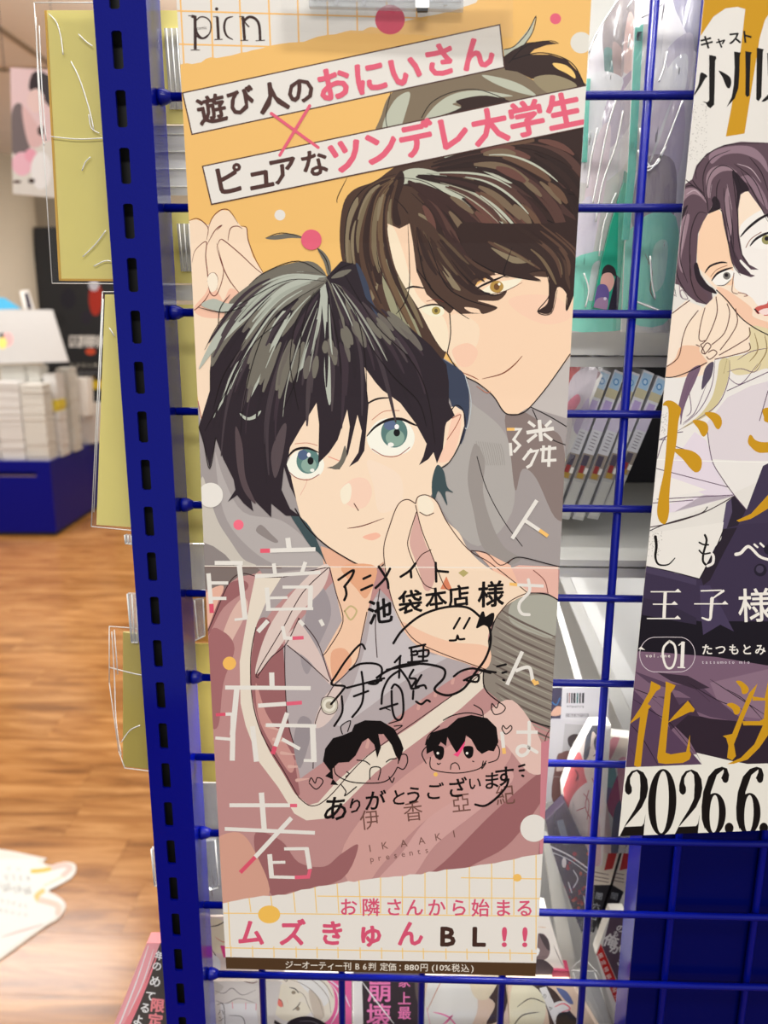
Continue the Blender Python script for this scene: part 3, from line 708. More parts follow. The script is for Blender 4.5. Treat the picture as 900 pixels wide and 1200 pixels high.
eye(458, 512, 28, 22, 14); p.circ((88, 122, 118), 462, 507, 15.5, 17.5); p.circ((136, 166, 152), 463, 513, 11, 10); p.circ((92, 108, 140), 457, 498, 7, 6); p.circ((20, 20, 24), 465, 507, 3.8, 4.4); p.circ((245, 245, 240), 465, 500, 2.6, 3); p.circ((240, 240, 232), 458, 521, 3.6, 2.6)
p.stroke(K, '430,511 440,500 455,492 470,491 482,496 489,499', 3.4, taper=True); p.stroke(K, '420,480 440,468 458,466', 2.2, taper=True); p.stroke((150, 80, 70), '436,526 450,534 466,534 480,524', 1); p.stroke((185, 115, 95), '436,492 450,482 468,481', .8)
p.stroke((225, 150, 130), '385,535 398,540', 1)
# hair of front man
HA = (44, 35, 42); HG = (112, 108, 98); HP = (176, 182, 170)
p.poly(HA, '383,324 367,307 339,309 311,319 292,334 275,347 262,372 250,399 246,435 246,458 233,500 239,519 246,549 253,513 262,538 274,562 276,574 267,588 278,580 286,590 297,599 292,575 300,588 312,600 318,606 318,590 335,604 352,605 340,596 330,574 333,547 340,570 347,584 341,558 336,544 340,524 352,503 371,472 374,497 373,543 386,530 396,515 407,480 410,500 405,535 392,546 383,548 398,550 408,532 419,486 424,505 420,530 409,547 420,540 427,528 432,474 427,430 440,448 448,457 469,472 487,496 500,520 496,535 491,545 502,538 508,530 512,543 519,526 522,496 533,487 526,472 526,448 523,427 505,405 470,375 442,372 428,347 417,310 400,306', False)
p.poly(HG, '383,324 367,307 339,309 311,319 292,334 270,352 262,372 250,399 248,430 262,408 280,385 300,372 330,358 350,350 340,372 330,395 345,378 362,356 376,338', True, 4)
p.poly(HP, '380,330 355,318 330,326 318,340 300,350 270,356 250,350 236,358 262,366 282,364 262,380 245,405 233,433 250,412 270,392 292,372 315,358 345,348 365,342', True, 4)
p.poly(HP, '375,335 382,334 386,370 388,420 390,450 386,475 380,440 381,400 378,365', True); p.poly(HP, '377,337 372,370 358,410 340,440 356,430 368,405 376,375', True)
p.poly(HP, '318,370 310,395 300,425 290,470 305,445 318,415 332,385 340,365', True); p.poly(HP, '296,410 285,430 262,470 250,490 262,462 274,430', True)
p.poly(HP, '281,484 292,489 306,481 300,490 288,492', True); p.poly((90, 84, 84), '452,390 470,400 480,415 466,408', True)
p.poly(HG, '384,322 380,308 376,300 372,291 379,295 386,305 388,318', True); p.poly(HG, '311,279 325,275 343,274 356,279 340,279 322,281', True)
p.poly(HG, '388,326 398,318 412,316 402,324', True); p.poly(HG, '390,332 402,340 406,360 412,378 426,366 414,350 400,336', True); p.poly(HG, '383,326 394,345 402,368 405,392 397,365 388,340', True)
p.poly((84, 70, 74), '276,500 284,520 288,560 300,590 286,575 278,545', True); p.poly((84, 72, 76), '330,500 336,500 330,540 322,560 318,530', True); p.poly(HG, '388,548 398,540 404,522 406,535 398,549', True)
FG = ['383,324 330,322 285,345 240,405', '383,324 330,335 270,400 240,480', '383,326 320,360 265,450 246,540', '383,328 330,380 290,480 294,590', '383,330 345,390 318,490 322,590', '383,330 360,400 346,460 342,540', '384,330 378,400 374,450 372,538', '386,330 395,390 406,430 402,520', '388,330 410,370 425,420 426,500', '392,328 425,370 460,430 492,510', '400,322 450,360 505,420 520,510']
fan(FG, 70, ((66, 56, 62), (74, 64, 68), (42, 34, 40), (60, 48, 56)), (2, 6), (.05, .45), (.3, .55), 3)
fan(FG[1:], 44, (HG, (104, 98, 92), (112, 108, 98)), (5, 9), (.34, .46), (.10, .2), 5)
fan(FG[0:4], 22, (HG, (124, 122, 112), (98, 94, 88)), (5, 10), (.0, .1), (.25, .45), 8)
fan(FG[0:4], 14, (HP, (160, 166, 154)), (2, 5), (.02, .2), (.3, .5), 9)
fan(FG, 9, (HP, (150, 152, 142)), (1, 2.6), (.0, .25), (.3, .6), 11)
for s in ('383,324 350,306 311,319 292,334', '384,330 340,328 300,346 262,372 240,410', '380,332 345,352 315,380 298,420 286,470 282,510', '376,336 350,370 340,420 346,460 350,480', '382,335 396,400 400,440', '368,342 355,380 348,440 332,480', '392,330 418,370 428,420 430,470',
          '340,370 300,400 270,450 240,505', '404,322 440,380 480,420 500,460 510,520', '288,400 262,440 250,480', '232,360 262,366 290,358', '270,345 258,362 256,385', '372,291 382,304 387,322', '311,279 330,273 356,278', '414,308 400,314 388,324', '430,400 460,440 490,470 500,500'):
    p.stroke(K, s, 1.1, taper=True)
p.stroke(K, '233,500 239,519 246,549 253,513', 1)
# ---- lower half: clothes
JK = (186, 140, 138); JL = (216, 182, 170); JD = (152, 100, 102)
p.poly(JK, '190,664 720,668 720,1070 190,1070')
p.poly((124, 112, 108), '190,664 310,664 300,672 279,676 268,684 262,700 240,690')
p.poly((226, 178, 158), '238,700 262,686 254,712 244,735 238,748', True)
p.poly((150, 142, 142), '300,664 386,664 370,672 330,680 310,677 305,668'); p.poly((168, 158, 158), '310,675 384,666 345,690 322,712 305,730 300,700', True)
p.poly(JD, '266,686 285,680 290,690 262,712 244,745 250,720', True); p.poly(JL, '285,700 290,715 268,760 262,790 250,800 256,760 270,720', True)
p.poly((160, 106, 108), '245,745 262,740 275,760 262,800 256,850 245,840', True)
# pale trouser-like stripe of the collar edge
CR = (226, 216, 200)
p.poly(CR, '300,672 316,672 330,676 312,705 301,731 294,770 293,800 297,830 306,860 321,885 340,915 348,932 362,943 373,940 395,915 430,885 485,849 530,815 560,790 574,766 573,800 540,830 500,860 440,905 405,940 380,959 359,961 345,953 326,922 304,893 288,850 282,824 281,775 287,740 293,705', False)
p.poly(JD, '301,731 315,725 322,745 334,760 337,800 340,842 345,880 352,920 348,932 332,906 312,872 300,832 294,790', True); p.poly((198, 146, 140), '300,800 312,835 330,862 345,890 340,905 320,875 303,840', True)
p.poly(JK, '352,932 345,890 380,900 430,860 500,800 560,760 574,770 540,806 485,849 430,885 395,915 373,940 362,943')
for i in range(9): p.stroke((206, 160, 152), [(390+i*20, 905-i*15), (396+i*20, 880-i*15)], 4, 1.5, smooth=False)
for i in range(5): p.stroke((212, 170, 160), [(312+i*9, 850+i*16), (330+i*8, 856+i*14)], 4, 1.2, smooth=False)
SH = (176, 166, 168)
p.poly(SH, '332,758 345,735 381,692 392,680 402,727 379,766 389,802 400,790 416,775 430,717 445,690 470,716 500,764 570,760 560,775 500,815 430,865 380,892 352,912 337,839', False)
p.poly((196, 190, 192), '440,700 468,720 500,765 530,766 470,800 430,830 395,850 415,800 430,750', True); p.poly((156, 148, 152), '366,690 380,690 388,720 372,760 360,790 352,760', True); p.poly((150, 142, 146), '352,840 366,850 352,900 344,870', True)
p.poly((218, 200, 192), '374,664 386,664 378,690 350,720 332,752 301,790 304,765 318,730 345,692', True); p.poly((214, 194, 188), '334,752 345,735 352,730 372,760 390,802 380,795 360,772', True); p.poly((214, 196, 190), '368,850 378,820 388,808 400,800 396,830 380,850', True)
p.poly((238, 200, 170), '387,664 442,664 431,717 418,775 391,801 379,766 401,727', False); p.poly((226, 168, 132), '400,664 441,664 430,700 418,690', True); p.poly((228, 172, 140), '388,765 404,760 412,778 392,798', True)
for s in ('330,676 305,676 283,672 268,684 250,725 238,752', '386,664 368,668 332,676', '386,664 394,695 402,728 385,760 378,768', '386,664 355,694 332,735 302,786 303,794', '302,792 318,770 335,755 350,725', '334,756 334,790 337,842 344,870', '350,724 372,752 385,790 391,803', '391,803 370,845 367,900',
          '300,735 294,770 296,820 308,862 332,902 350,934', '350,934 365,944 385,934 430,886 500,836 560,792 574,768', '430,717 424,745 417,776 391,803', '337,756 360,775 385,798', '445,690 440,730 442,770'):
    p.stroke((60, 36, 38), s, 1.1)
p.circ((198, 192, 176), 386, 826, 10); p.circ((226, 222, 208), 386, 826, 7.6); p.circ((176, 168, 150), 386, 826, 4.4)
p.stroke((60, 40, 40), '376,826 378,818 386,816 394,819 396,827 393,834 386,837 379,834 376,826', .8)
# ribbed cuff at right
p.poly((138, 130, 120), '574,747 580,725 590,710 610,696 626,694 720,702 720,860 645,852 614,842 590,825 566,805 568,775', False)
p.poly((168, 168, 156), '600,706 626,697 656,704 650,745 625,742 598,728', True)
for i in range(12):
    y0 = 712+i*11; p.stroke((104, 92, 86), [(576+abs(5-i)*1.5, y0), (610, y0+16), (655, y0+36)], 2.6, taper=True)
    p.stroke((160, 156, 142), [(580+abs(5-i)*1.5, y0+6), (612, y0+21), (655, y0+40)], 1.6, taper=True)
p.stroke(K, '650,853 612,841 590,826 568,806 568,775 574,745 582,722 596,706 618,695 640,696 654,703', 1.5)
p.poly((226, 180, 166), '608,662 654,664 654,702 640,694 612,694 586,670'); p.stroke(K, '592,664 600,655 612,653 640,660 656,664', 1.2); p.stroke((120, 60, 50), '625,668 638,680 642,695', 1)
p.poly(SKS, '556,645 575,650 598,662 612,694 600,690 575,665')
# hand in the middle
p.poly(SK, '487,590 476,586 466,591 458,615 451,636 450,662 456,690 463,716 472,733 483,747 495,756 513,764 545,776 569,783 573,770 572,745 580,725 590,712 605,702 619,694 600,680 569,663 549,644 538,624 524,611 515,594 508,584 499,580 490,582', True, 4)
p.poly((210, 168, 158), '489,601 494,622 500,640 508,654 512,668 505,690 497,690 492,672 486,655 480,636 484,615', True)
p.poly((214, 130, 96), '516,690 523,675 530,691')
p.poly((238, 196, 168), '470,728 500,742 530,752 572,758 570,783 540,775 500,762 480,748', True); p.poly((248, 228, 206), '490,584 499,580 508,590 507,600 498,603 491,598', True)
for s in ('487,590 477,585 466,592 456,618 450,640 451,662 456,690 465,718 483,747 512,763 569,784', '487,590 490,582 500,580 512,588 524,612 548,643 575,660 619,695', '487,592 494,620 506,650 520,685 528,692', '488,600 480,625 478,640 486,662 497,684 510,690', '492,600 500,604 508,601', '552,645 570,648 586,662 600,655', '619,694 598,704 582,722', '486,662 494,650 505,644'):
    p.stroke((70, 40, 34), s, 1.1)
# lower folds
p.poly((204, 158, 152), '400,1000 440,940 500,890 560,860 600,880 560,930 500,960 450,1010 420,1045', True); p.poly(JD, '520,1010 580,950 640,900 645,920 600,985 560,1010 520,1030 480,1040', True)
p.poly(JD, '300,975 330,985 350,1010 380,1015 400,1000 420,990 400,1030 340,1045 320,1050 302,1010', True); p.poly((208, 158, 140), '250,985 280,975 300,1000 315,1050 262,1060 256,1010', True)
p.poly((222, 190, 180), '600,820 630,860 640,900 620,905 590,870 560,850 570,835', True)
p.poly((206, 162, 158), '470,1000 500,960 545,930 590,900 600,915 560,950 510,990 480,1030 440,1036', True)
p.stroke((90, 40, 44), '644,855 637,880 632,1000', 1); p.poly((200, 130, 140), '634,870 660,860 660,1000 632,1000')
# ---- footer
torn2 = P('190,1063 262,1058 270,1056 278,1054.5 287,1052.5 298,1051 303,1050 309,1049 318,1049.5 326,1048 335,1048 345,1045 353,1042 363,1041 373,1038 383,1037 392,1035.5 400,1034 408,1032 415,1033 423,1031 434,1029.5 444,1028 455,1027.5 462,1026.5 474,1026 480,1024 494,1024 502,1021 512,1021 521,1018.5 530,1018 545,1016.5 553,1015 562,1013 572,1012 580,1011 590,1008.5 600,1007 606,1005.5 612,1003.5 622,1002 630,1001 636,1000 660,997')
p.poly((228, 225, 218), torn2 + [(680, 1160), (190, 1160)])
GY = (238, 200, 120)
def gy(y, x): return y + (x-450)*.012
tv = [268.5, 293, 318.5, 345, 370, 396, 421.7, 447, 472.5, 499, 524.7, 551, 577, 603, 629]; tb = [270.7, 296, 321, 347, 371.6, 396, 422, 447, 471.6, 496, 522.5, 547, 572.5, 597.6, 623]
def ty(x):
    for (a, b), (c, d) in zip(torn2, torn2[1:]):
        if a <= x <= c: return b+(d-b)*(x-a)/(c-a)
    return 1060
for i, (x, xb) in enumerate(zip(tv, tb)):
    full = i in (0, 14)
    p.stroke(GY, [(x-1, ty(x)), (x+ (1.2 if i < 7 else -1), gy(1110 if full else 1070, x))], 1.2, cap=False)
    p.stroke(GY, [(xb, gy(1110, xb)), (xb+.3, gy(1123, xb))], 1.2, cap=False)
p.stroke(GY, [(372, 1049.5), (640, 1052.5)], 1.2, cap=False); p.stroke(GY, [(540, 1030-2), (640, 1029.5)], 1.2, cap=False); p.stroke(GY, [(262, 1069.5), (640, 1073)], 1.2, cap=False); p.stroke(GY, [(262, 1110), (640, 1117)], 1.2, cap=False)
p.poly((78, 56, 36), '200,1120.5 267,1121 450,1125 640,1128 660,1160 200,1160')
# ---- dots
p.circ((208, 62, 92), 457, 23, 17.5); p.circ(PK, 365, 281, 12); p.circ(WH, 328, 252, 6.3); p.circ(PK, 651, 22, 6.5); p.circ((222, 220, 210), 681, 50, 12.5); p.circ(WH, 247, 580, 14.5); p.circ((236, 110, 132), 279.5, 615, 6)
p.circ((240, 186, 96), 269, 777, 7.8); p.circ(WH, 625.5, 970, 16); p.circ((238, 190, 90), 315.5, 1071, 13, 10.5); p.circ((238, 190, 100), 606, 1028, 5, 4.5); p.circ((238, 190, 100), 510.5, 907, 2.5)
p.stroke((196, 178, 130), '404,716 411,710 418,716 411,726 404,716', 2); p.poly((180, 168, 110), '537,671 543,667 549,671 543,676')
# ---- fold line: highlight and shadow of the crease painted as strokes
p.stroke((236, 228, 216), [(236, 663), (662, 665.5)], 1.1, cap=False); p.stroke((120, 96, 90), [(236, 664.5), (330, 665.3)], 1.0, cap=False)

# ================= lettering
p.g = 'printed_lettering'
def banner(pts, tl):
    p.poly(WH, pts); q = P(pts); p.stroke(BR, q+[q[0]], 1.5, smooth=False)
banner('214,109 585.6,29 591,79 225,157.5', 0); banner('237.5,195 700,97.5 706,145 248,239.5', 0)
for c, x, y, s in (('遊', 248, 128, 35), ('び', 283, 117.5, 34), ('人', 319.5, 114, 37), ('の', 352, 105.5, 35)): p.text(BR, c, x, y, s, 12, .035)
for c, x, y, s in (('お', 392, 98, 42), ('に', 434, 90, 42), ('い', 475, 82, 42), ('さ', 516, 70, 42), ('ん', 559, 62, 42)): p.text(PK, c, x, y, s, 12, .045)
for c, x, y, s in (('ピ', 270, 210, 38), ('ュ', 305, 206, 38), ('ア', 333, 199, 36), ('な', 369, 191, 34)): p.text(BR, c, x, y, s, 11.5, .035)
for c, x, y, s in (('ツ', 405, 182, 44), ('ン', 447, 172, 44), ('デ', 489, 163, 44), ('レ', 532, 155, 44), ('大', 574, 148, 44), ('学', 617, 139, 43), ('生', 661, 130, 44)): p.text(PK, c, x, y, s, 11.5, .045)
p.stroke(PK, '318,133 373,173', 3.6); p.stroke(PK, '363,124 328,182', 3.6)
# masthead letters
DK = (58, 40, 38)
def q(s): return [(200+a/3.6, b/3.6) for a, b in P(s)]
p.stroke(DK, q('88,68 103,72 104,208'), 3.6, smooth=False, cap=False); p.stroke(DK, q('76,66 100,68'), 1); p.stroke(DK, q('86,211 122,211'), 1)
p.stroke(DK, q('104,90 125,72 150,75 168,95 168,130 150,158 125,162 106,148'), 1.6); p.stroke(DK, q('104,96 112,140 135,162 160,145'), 2.6, taper=True)
p.circ(DK, *q('194,38')[0], 2); p.stroke(DK, q('197,72 202,164'), 3.4, cap=False); p.stroke(DK, q('181,71 198,70'), 1); p.stroke(DK, q('186,167 218,166'), 1)
p.stroke(DK, q('262,70 235,80 226,115 236,150 262,167'), 2.8, taper=True); p.stroke(DK, q('305,72 312,169'), 3.4, cap=False); p.stroke(DK, q('290,70 308,70'), 1); p.stroke(DK, q('296,171 326,170'), 1)
p.stroke(DK, q('300,78 325,108 330,112'), 1.6); p.stroke(DK, q('308,90 330,72 355,78 373,105 378,170'), 3.2, cap=False); p.stroke(DK, q('360,172 396,170'), 1)
p.words(DK, 'comic', *q('110,118')[0], *q('152,116')[0], 5.5)
# title, small column
TW = 4.4; TO = (240, 190, 110)
def T(col, s, w=TW): p.stroke(col, s, w, smooth=False, cap=False)
T(TO, '594,503 603,503', 3.4); T(WH, '603,503 610,503 602,515 609,522 602,530', 3.4); T(WH, '598,519 599,534', 3.4)
T(WH, '617,507 649,502'); T(WH, '632,492 634,517'); T(WH, '619,494 627,500', 3.6); T(WH, '646,493 639,500', 3.6); T(WH, '629,509 618,518', 3.6); T(WH, '637,508 647,516', 3.6)
T(WH, '623,526 613,539', 3.4); T(WH, '618,530 630,528 622,545 617,548', 3.4); T(WH, '633,527 652,525', 3.4); T(WH, '637,522 636,540 652,539', 3.4); T(WH, '644,522 643,547', 3.6)
T(WH, '629,586 600,631', 4.6); T(WH, '614,609 632,621', 4.2); T(TO, '632,621 642,628', 4.2)
T(TO, '597,684 606,685', 3.6); T(WH, '606,685 637,686.5', 3.6); p.stroke(WH, '619,679 620.5,692 614,700 609,706 608,713 612,719 620,720', 3.6)
T(WH, '612,763 594,802', 4.4); p.stroke(WH, '604,786 614,782 621,783 624,797', 4, cap=False); T(TO, '624,796 627,800.5 631,799', 4.2)
T(WH, '588,857 590,876', 4.2); T(TO, '590,876 591,883', 4.2); T(WH, '605,857.5 630,857.5', 4); p.stroke(WH, '620,846 620,870 618,881 611,885 606,881 608,875 616,874 629,881', 4)
# title, large column
def a(s): return [(220+x*.2444, 580+y*.2444) for x, y in P(s)]
def b(s): return [(230+x*.275, 830+y*.275) for x, y in P(s)]
L_ = 4.8
T(WH, a('130,325 265,325'), L_); T(WH, a('248,335 276,590'), 6); T(WH, a('225,597 287,590'), 3); T(WH, a('100,375 112,520'), 5.2); T((214, 84, 108), a('114,522 116,565'), 5.2); T(WH, a('105,421 195,421'), 3.8); T(WH, a('110,495 186,495'), 3.8)
T((226, 92, 112), a('348,268 395,267'), 5); T(WH, a('395,266 613,260'), 5); T(WH, a('480,205 487,262'), 6); T(WH, a('323,390 637,370'), 4.2); T(WH, a('413,327 420,380'), 4.6); T(WH, a('565,320 548,370'), 4.6)
T(WH, a('380,443 388,551'), 5.2); T(WH, a('375,548 602,544'), 3.4); T(WH, a('455,441 600,440'), 3.6); T(WH, a('590,441 586,546'), 5.6); T(WH, a('395,493 480,491'), 3.2)
T(WH, a('337,655 385,602'), 5.2); p.stroke(WH, a('455,628 466,684 502,686'), 4.2, smooth=False, cap=False); T(PK, a('503,686 556,683'), 4.2); T(WH, a('535,600 556,624'), 4.4); T(WH, a('635,597 650,626'), 4.4)
T(WH, a('180,922 590,925'), 4.8); T(WH, a('403,850 405,920'), 6); T(WH, a('236,930 215,1150') , 6.4); T((214, 84, 108), a('135,1053 182,1050'), 3.6); T(WH, a('182,1050 216,1049'), 3.8)
T(WH, b('158,20 154,222'), 6); T(WH, b('82,125 150,131'), 3.6); T(WH, a('338,1009 472,1000'), 4.8); T(PK, a('474,1000 548,994'), 4.4)
T(WH, b('297,70 512,74'), 4.2); T(WH, b('496,74 502,228'), 6.6); T(WH, b('458,221 512,222'), 3.4); T(WH, b('388,18 338,160'), 5.2); T((214, 84, 108), b('336,162 326,194'), 5.2); T(WH, b('366,130 442,172'), 4); T(WH, b('240,75 257,226'), 6)
T(WH, b('142,412 400,412'), 4.6); T(PK, b('400,413 430,413'), 4); T(WH, b('278,358 290,516'), 6.2); T(WH, b('122,512 506,529'), 4.4); T(WH, b('406,465 252,632'), 5.2); T((214, 84, 108), b('252,632 188,698'), 4.8)
T(WH, b('313,620 322,718'), 5.6); T(WH, b('312,716 420,719'), 3.6); T(PK, b('420,719 478,716 486,682'), 4.2); T(WH, b('484,682 470,592'), 5.4); T(WH, b('375,597 476,596'), 3.6); T(WH, b('320,655 380,654'), 3.4)
# author line and footer text
AB = (112, 78, 70)
for c, x, y in (('伊', 433, 960), ('香', 484, 950), ('亞', 540, 940), ('紀', 592, 931)): p.text(AB, c, x, y, 25, 6, .0, .95)
for c, x, y in (('I', 433.5, 993.5), ('K', 451, 990), ('A', 473, 987.5), ('A', 494, 984.5), ('K', 513.5, 980), ('I', 532, 976.5)): p.text(AB, c, x, y, 12, 10, -.005, cy=.36)
p.line(AB, 'presents', 436, 1007, 500, 996.5, 10, cy=.25)
PR = (212, 84, 116)
for c, x in zip('お隣さんから始まる', (409, 435, 462, 486, 512, 538, 563, 590, 614.5)): p.text(PR, c, x, 1062.5+(x-450)*.006, 22, 0, .02)
for c, x, s in (('ム', 294.5, 33), ('ズ', 343, 33), ('き', 389.5, 31), ('ゅ', 435, 33), ('ん', 481, 32)): p.text(PR, c, x, 1093+(x-450)*.006, s, 0, .04)
for c, x, cc in (('B', 525, (66, 44, 38)), ('L', 561.5, (66, 44, 38)), ('!', 591, PR), ('!', 615, PR)): p.text(cc, c, x, 1096+(x-450)*.006, 31, -1, .045, 1.1, cy=.36)
p.line((226, 220, 208), 'ジーオーティー刊', 339, 1129.8, 407, 1131.5, 10, .012, ang=-1)
p.line((226, 220, 208), 'B6判', 419, 1131.7, 436, 1132, 10, .012, ang=-1); p.line((226, 220, 208), '定価：', 450, 1132.3, 469, 1132.8, 10, .012, ang=-1)
p.words((226, 220, 208), '880', 474, 1132.9, 491, 1133.2, 9.5, .012); p.text((226, 220, 208), '円', 497, 1133, 10, -1, .012)
p.words((226, 220, 208), '(10%', 506, 1133.2, 528, 1133.6, 9.5, .012); p.line((226, 220, 208), '税込', 534, 1133.6, 545, 1133.9, 10, .012, ang=-1); p.words((226, 220, 208), ')', 552, 1134, 555, 1134, 9.5, .012)

# ================= pen writing
p.g = 'pen_writing'
IK = (16, 12, 14)
def g(s): return [(360+x*.3111, 660+y*.3111) for x, y in P(s)]
def h(s): return [(350+x*.3111, 810+y*.3111) for x, y in P(s)]
def pen(s, w=2.3, f=g, taper=False): p.stroke(IK, f(s), w*(1.3 if w > 1.5 else 1.15), taper=taper)
for s in ('118,62 172,26 168,50 140,88', '142,85 148,115 140,138'): pen(s)
for s in ('212,58 238,46', '204,100 245,82', '270,12 300,60 306,92', '312,20 290,60 258,92', '352,50 385,28 408,0', '390,28 392,52', '484,-2 486,68', '488,28 530,32'): pen(s)
for c, x, y, s, an in (('池', 275, 180, 96, 8), ('袋', 388, 145, 92, 6), ('本', 485, 132, 84, 8), ('店', 570, 122, 84, 8), ('様', 692, 115, 100, 4)):
    X, Y_ = g('%d,%d' % (x, y))[0]; p.text(IK, c, X, Y_, s*.3111*1.02, an, .03, shear=.08)
pen('325,300 360,250 430,195 520,165 600,165 650,200 685,240 690,300 670,360 630,415 590,470 540,495 500,490 480,470 515,430 512,395 440,378 360,382 300,405 262,430', 2.2)
for s in ('575,205 552,245', '612,205 590,245', '537,290 560,288 566,272 572,285 592,284', '640,240 660,185 670,205 700,190 690,235 665,228 640,240'): pen(s, 2)
p.poly(IK, g('638,238 658,182 672,208 704,186 694,238 668,226'))
for s in ('218,322 200,305 150,360 110,420 92,455 140,462 132,480 90,530', '130,500 132,560 102,612', '160,400 200,378 260,378 282,400 265,450 230,450 280,440', '150,468 290,432', '205,408 212,470 205,530 170,578', '176,500 230,480',
          '330,372 352,348', '300,400 420,378', '350,350 346,430', '352,400 310,430 285,480 280,528', '352,400 380,440 392,470', '318,470 330,455 350,470 360,500 362,560 350,588 330,580 320,540 318,480', '275,548 340,528',
          '385,318 445,305', '392,322 394,368 380,372', '392,345 414,342 412,330 400,332', '438,312 436,368', '420,330 455,326 452,348 420,350', '385,372 452,366',
          '400,400 385,430 410,436 392,470 420,466', '430,420 408,462 440,458 448,470', '400,480 398,510', '410,520 430,530 450,515 462,520',
          '552,425 580,405 620,395 660,402 710,410', '600,440 640,445 645,420 620,425 590,440', '715,388 748,380', '735,412 750,408', '738,438 742,440', '650,402 690,412'):
    pen(s, 2.0)
# doodled heads
for s in ('40,340 48,325 62,345 70,325 88,330 90,345 66,368 40,345', '726,70 728,45 745,62 755,42 778,60 765,80 738,86 726,66', '765,140 770,128 782,140 798,128 802,142 780,160 765,140'): pen(s, 1.1, h)
p.poly(IK, h('92,262 100,215 130,175 165,165 200,150 210,125 250,108 310,110 360,140 385,185 395,215 380,262 365,240 350,200 320,160 300,160 310,210 296,250 285,200 262,175 240,190 215,240 190,265 150,268 128,290 130,330 150,352 120,350 128,330 100,318 120,300 105,280'), False)
p.poly(IK, h('482,235 480,190 500,155 530,145 560,135 600,100 650,88 710,100 745,135 752,190 735,225 715,222 690,235 672,220 650,180 630,165 625,200 600,240 575,200 560,170 555,205 535,190 520,215'), False)
for s in ('135,275 140,310 190,338 260,345 320,340 352,318 372,285', '375,270 382,240 405,238 410,265 395,292 375,285', '220,258 250,262 268,275', '330,265 345,255 368,252', '268,330 272,288 308,288 300,332', '178,320 190,310 182,302', '160,350 178,375 175,392 218,358', '340,320 352,342 360,325',
          '165,160 160,130 195,110 185,150', '360,130 390,128 365,145', '340,120 375,110', '345,70 320,60', '496,248 500,290 560,305 620,305 680,290 706,262', '480,270 465,240 470,220 490,200', '715,205 740,195 756,220 748,255 715,268', '572,292 575,275 590,268 602,278 606,292',
          '505,210 512,235 520,250 530,238', '545,108 580,90 640,80 690,90', '660,50 690,70 695,100', '478,200 490,165 530,130', '655,262 660,264', '522,270 526,274 534,270', '695,262 690,290 705,270'):
    pen(s, 1.1, h)
p.poly(IK, h('512,205 545,210 545,245 530,258 514,240'), True); p.poly(IK, h('622,208 655,208 656,240 640,252 624,236'), True); p.circ((235, 230, 220), *h('524,232')[0], 1.5); p.circ((235, 230, 220), *h('634,232')[0], 1.5)
p.poly((236, 80, 130), h('628,185 600,225 582,238 600,246 622,210'))
for c, x, y, s, an in (('あ', 140, 440, 92, 0), ('り', 213, 430, 58, -5), ('が', 290, 410, 74, 2), ('と', 378, 398, 60, 0), ('う', 432, 390, 66, 0), ('ご', 515, 375, 64, 0), ('ざ', 600, 362, 72, 5), ('い', 664, 345, 50, 5), ('ま', 728, 335, 64, 5), ('す', 775, 318, 74, 6)):
    X, Y_ = h('%d,%d' % (x, y))[0]; p.text(IK, c, X, Y_, s*.3111*1.1, an, .022, shear=.1)
for s in ('665,425 700,430 740,405 780,360 790,330', '830,282 850,276', '832,298 848,296', '842,316 846,318'): pen(s, 2, h)
p.flush(poster)

# clear clip holding the poster top
clip_ = empty('clear_poster_clip', (at(455, 5, -.03).x, -.026, -.01), 'clear plastic clip with metal spring gripping the top edge of the poster', 'poster clip')
jaw = slab('clip_jaw', '362,-12 543,-12 543,11 362,7', -.0285, .004, M_ACRYL, clip_)
slab('clip_flap', '330,-12 601,-12 601,44 330,36', -.0262, .0004, clear_mat('flap_film', gloss=.02, rough=.05, bscale=14, bump=.35), clip_)
slab('clip_rib', '366,-12 541,-12 541,2 366,0', -.0302, .0014, M_ACRYL, clip_)
slab('spring_plate', '486,-14 503,-14 503,9 487,9', -.0312, .0012, M_CHROME, clip_)
o = slab('spring_pin', '488,9 502,9 501,13 489,13', -.0318, .002, M_BLACK, clip_)
for x in (392, 425, 458, 520): slab('clip_ridge', '%d,-12 %d,-12 %d,6 %d,6' % (x, x+4, x+4, x), -.0312, .0012, M_ACRYL, jaw)
# ---------------------------------------------------------------- second poster, at right
q0 = at(800, 600, -.02)
p2 = Print((q0.x, -.0195, q0.z), (1, .09, 0), (0, 0, 1)).set_outline('826,-10 960,-10 990,969 725,980')
big = None
def sheet(name, pr, px, mat, parent, th=.0003):
    uv = [pr.uv(t) for t in P(px)]; fr = [pr.xyz(t, 0) for t in uv]; v, f = extrude(fr, -pr.N*th)
    return link(name, v, f, mat, parent)
root2 = empty('advert_poster', tuple(at(800, 975, -.0195)), 'cropped poster with gold lettering and a man resting his cheek on his hand, at right', 'poster')
sheet('paper_sheet', p2, '826,-10 960,-10 990,969 725,980', M_PAPER, root2)
GD = (196, 146, 28); K2 = (30, 22, 28)
def A4(s): return [(740+x*.17778, y*.17778) for x, y in P(s)]
def A5(s): return [(740+x*.2, 180+y*.2) for x, y in P(s)]
def A6(s): return [(740+x*.2, 400+y*.2) for x, y in P(s)]
def A7(s): return [(720+x*.2, 620+y*.2) for x, y in P(s)]
def A8(s): return [(720+x*.2, 780+y*.2) for x, y in P(s)]
# numeral / letter behind
p2.poly(GD, A4('480,-20 1100,-20 1100,60 930,60 880,130 845,250 745,880 622,900 660,700 720,330 750,60 700,45 620,55 540,110 480,200 440,260'))
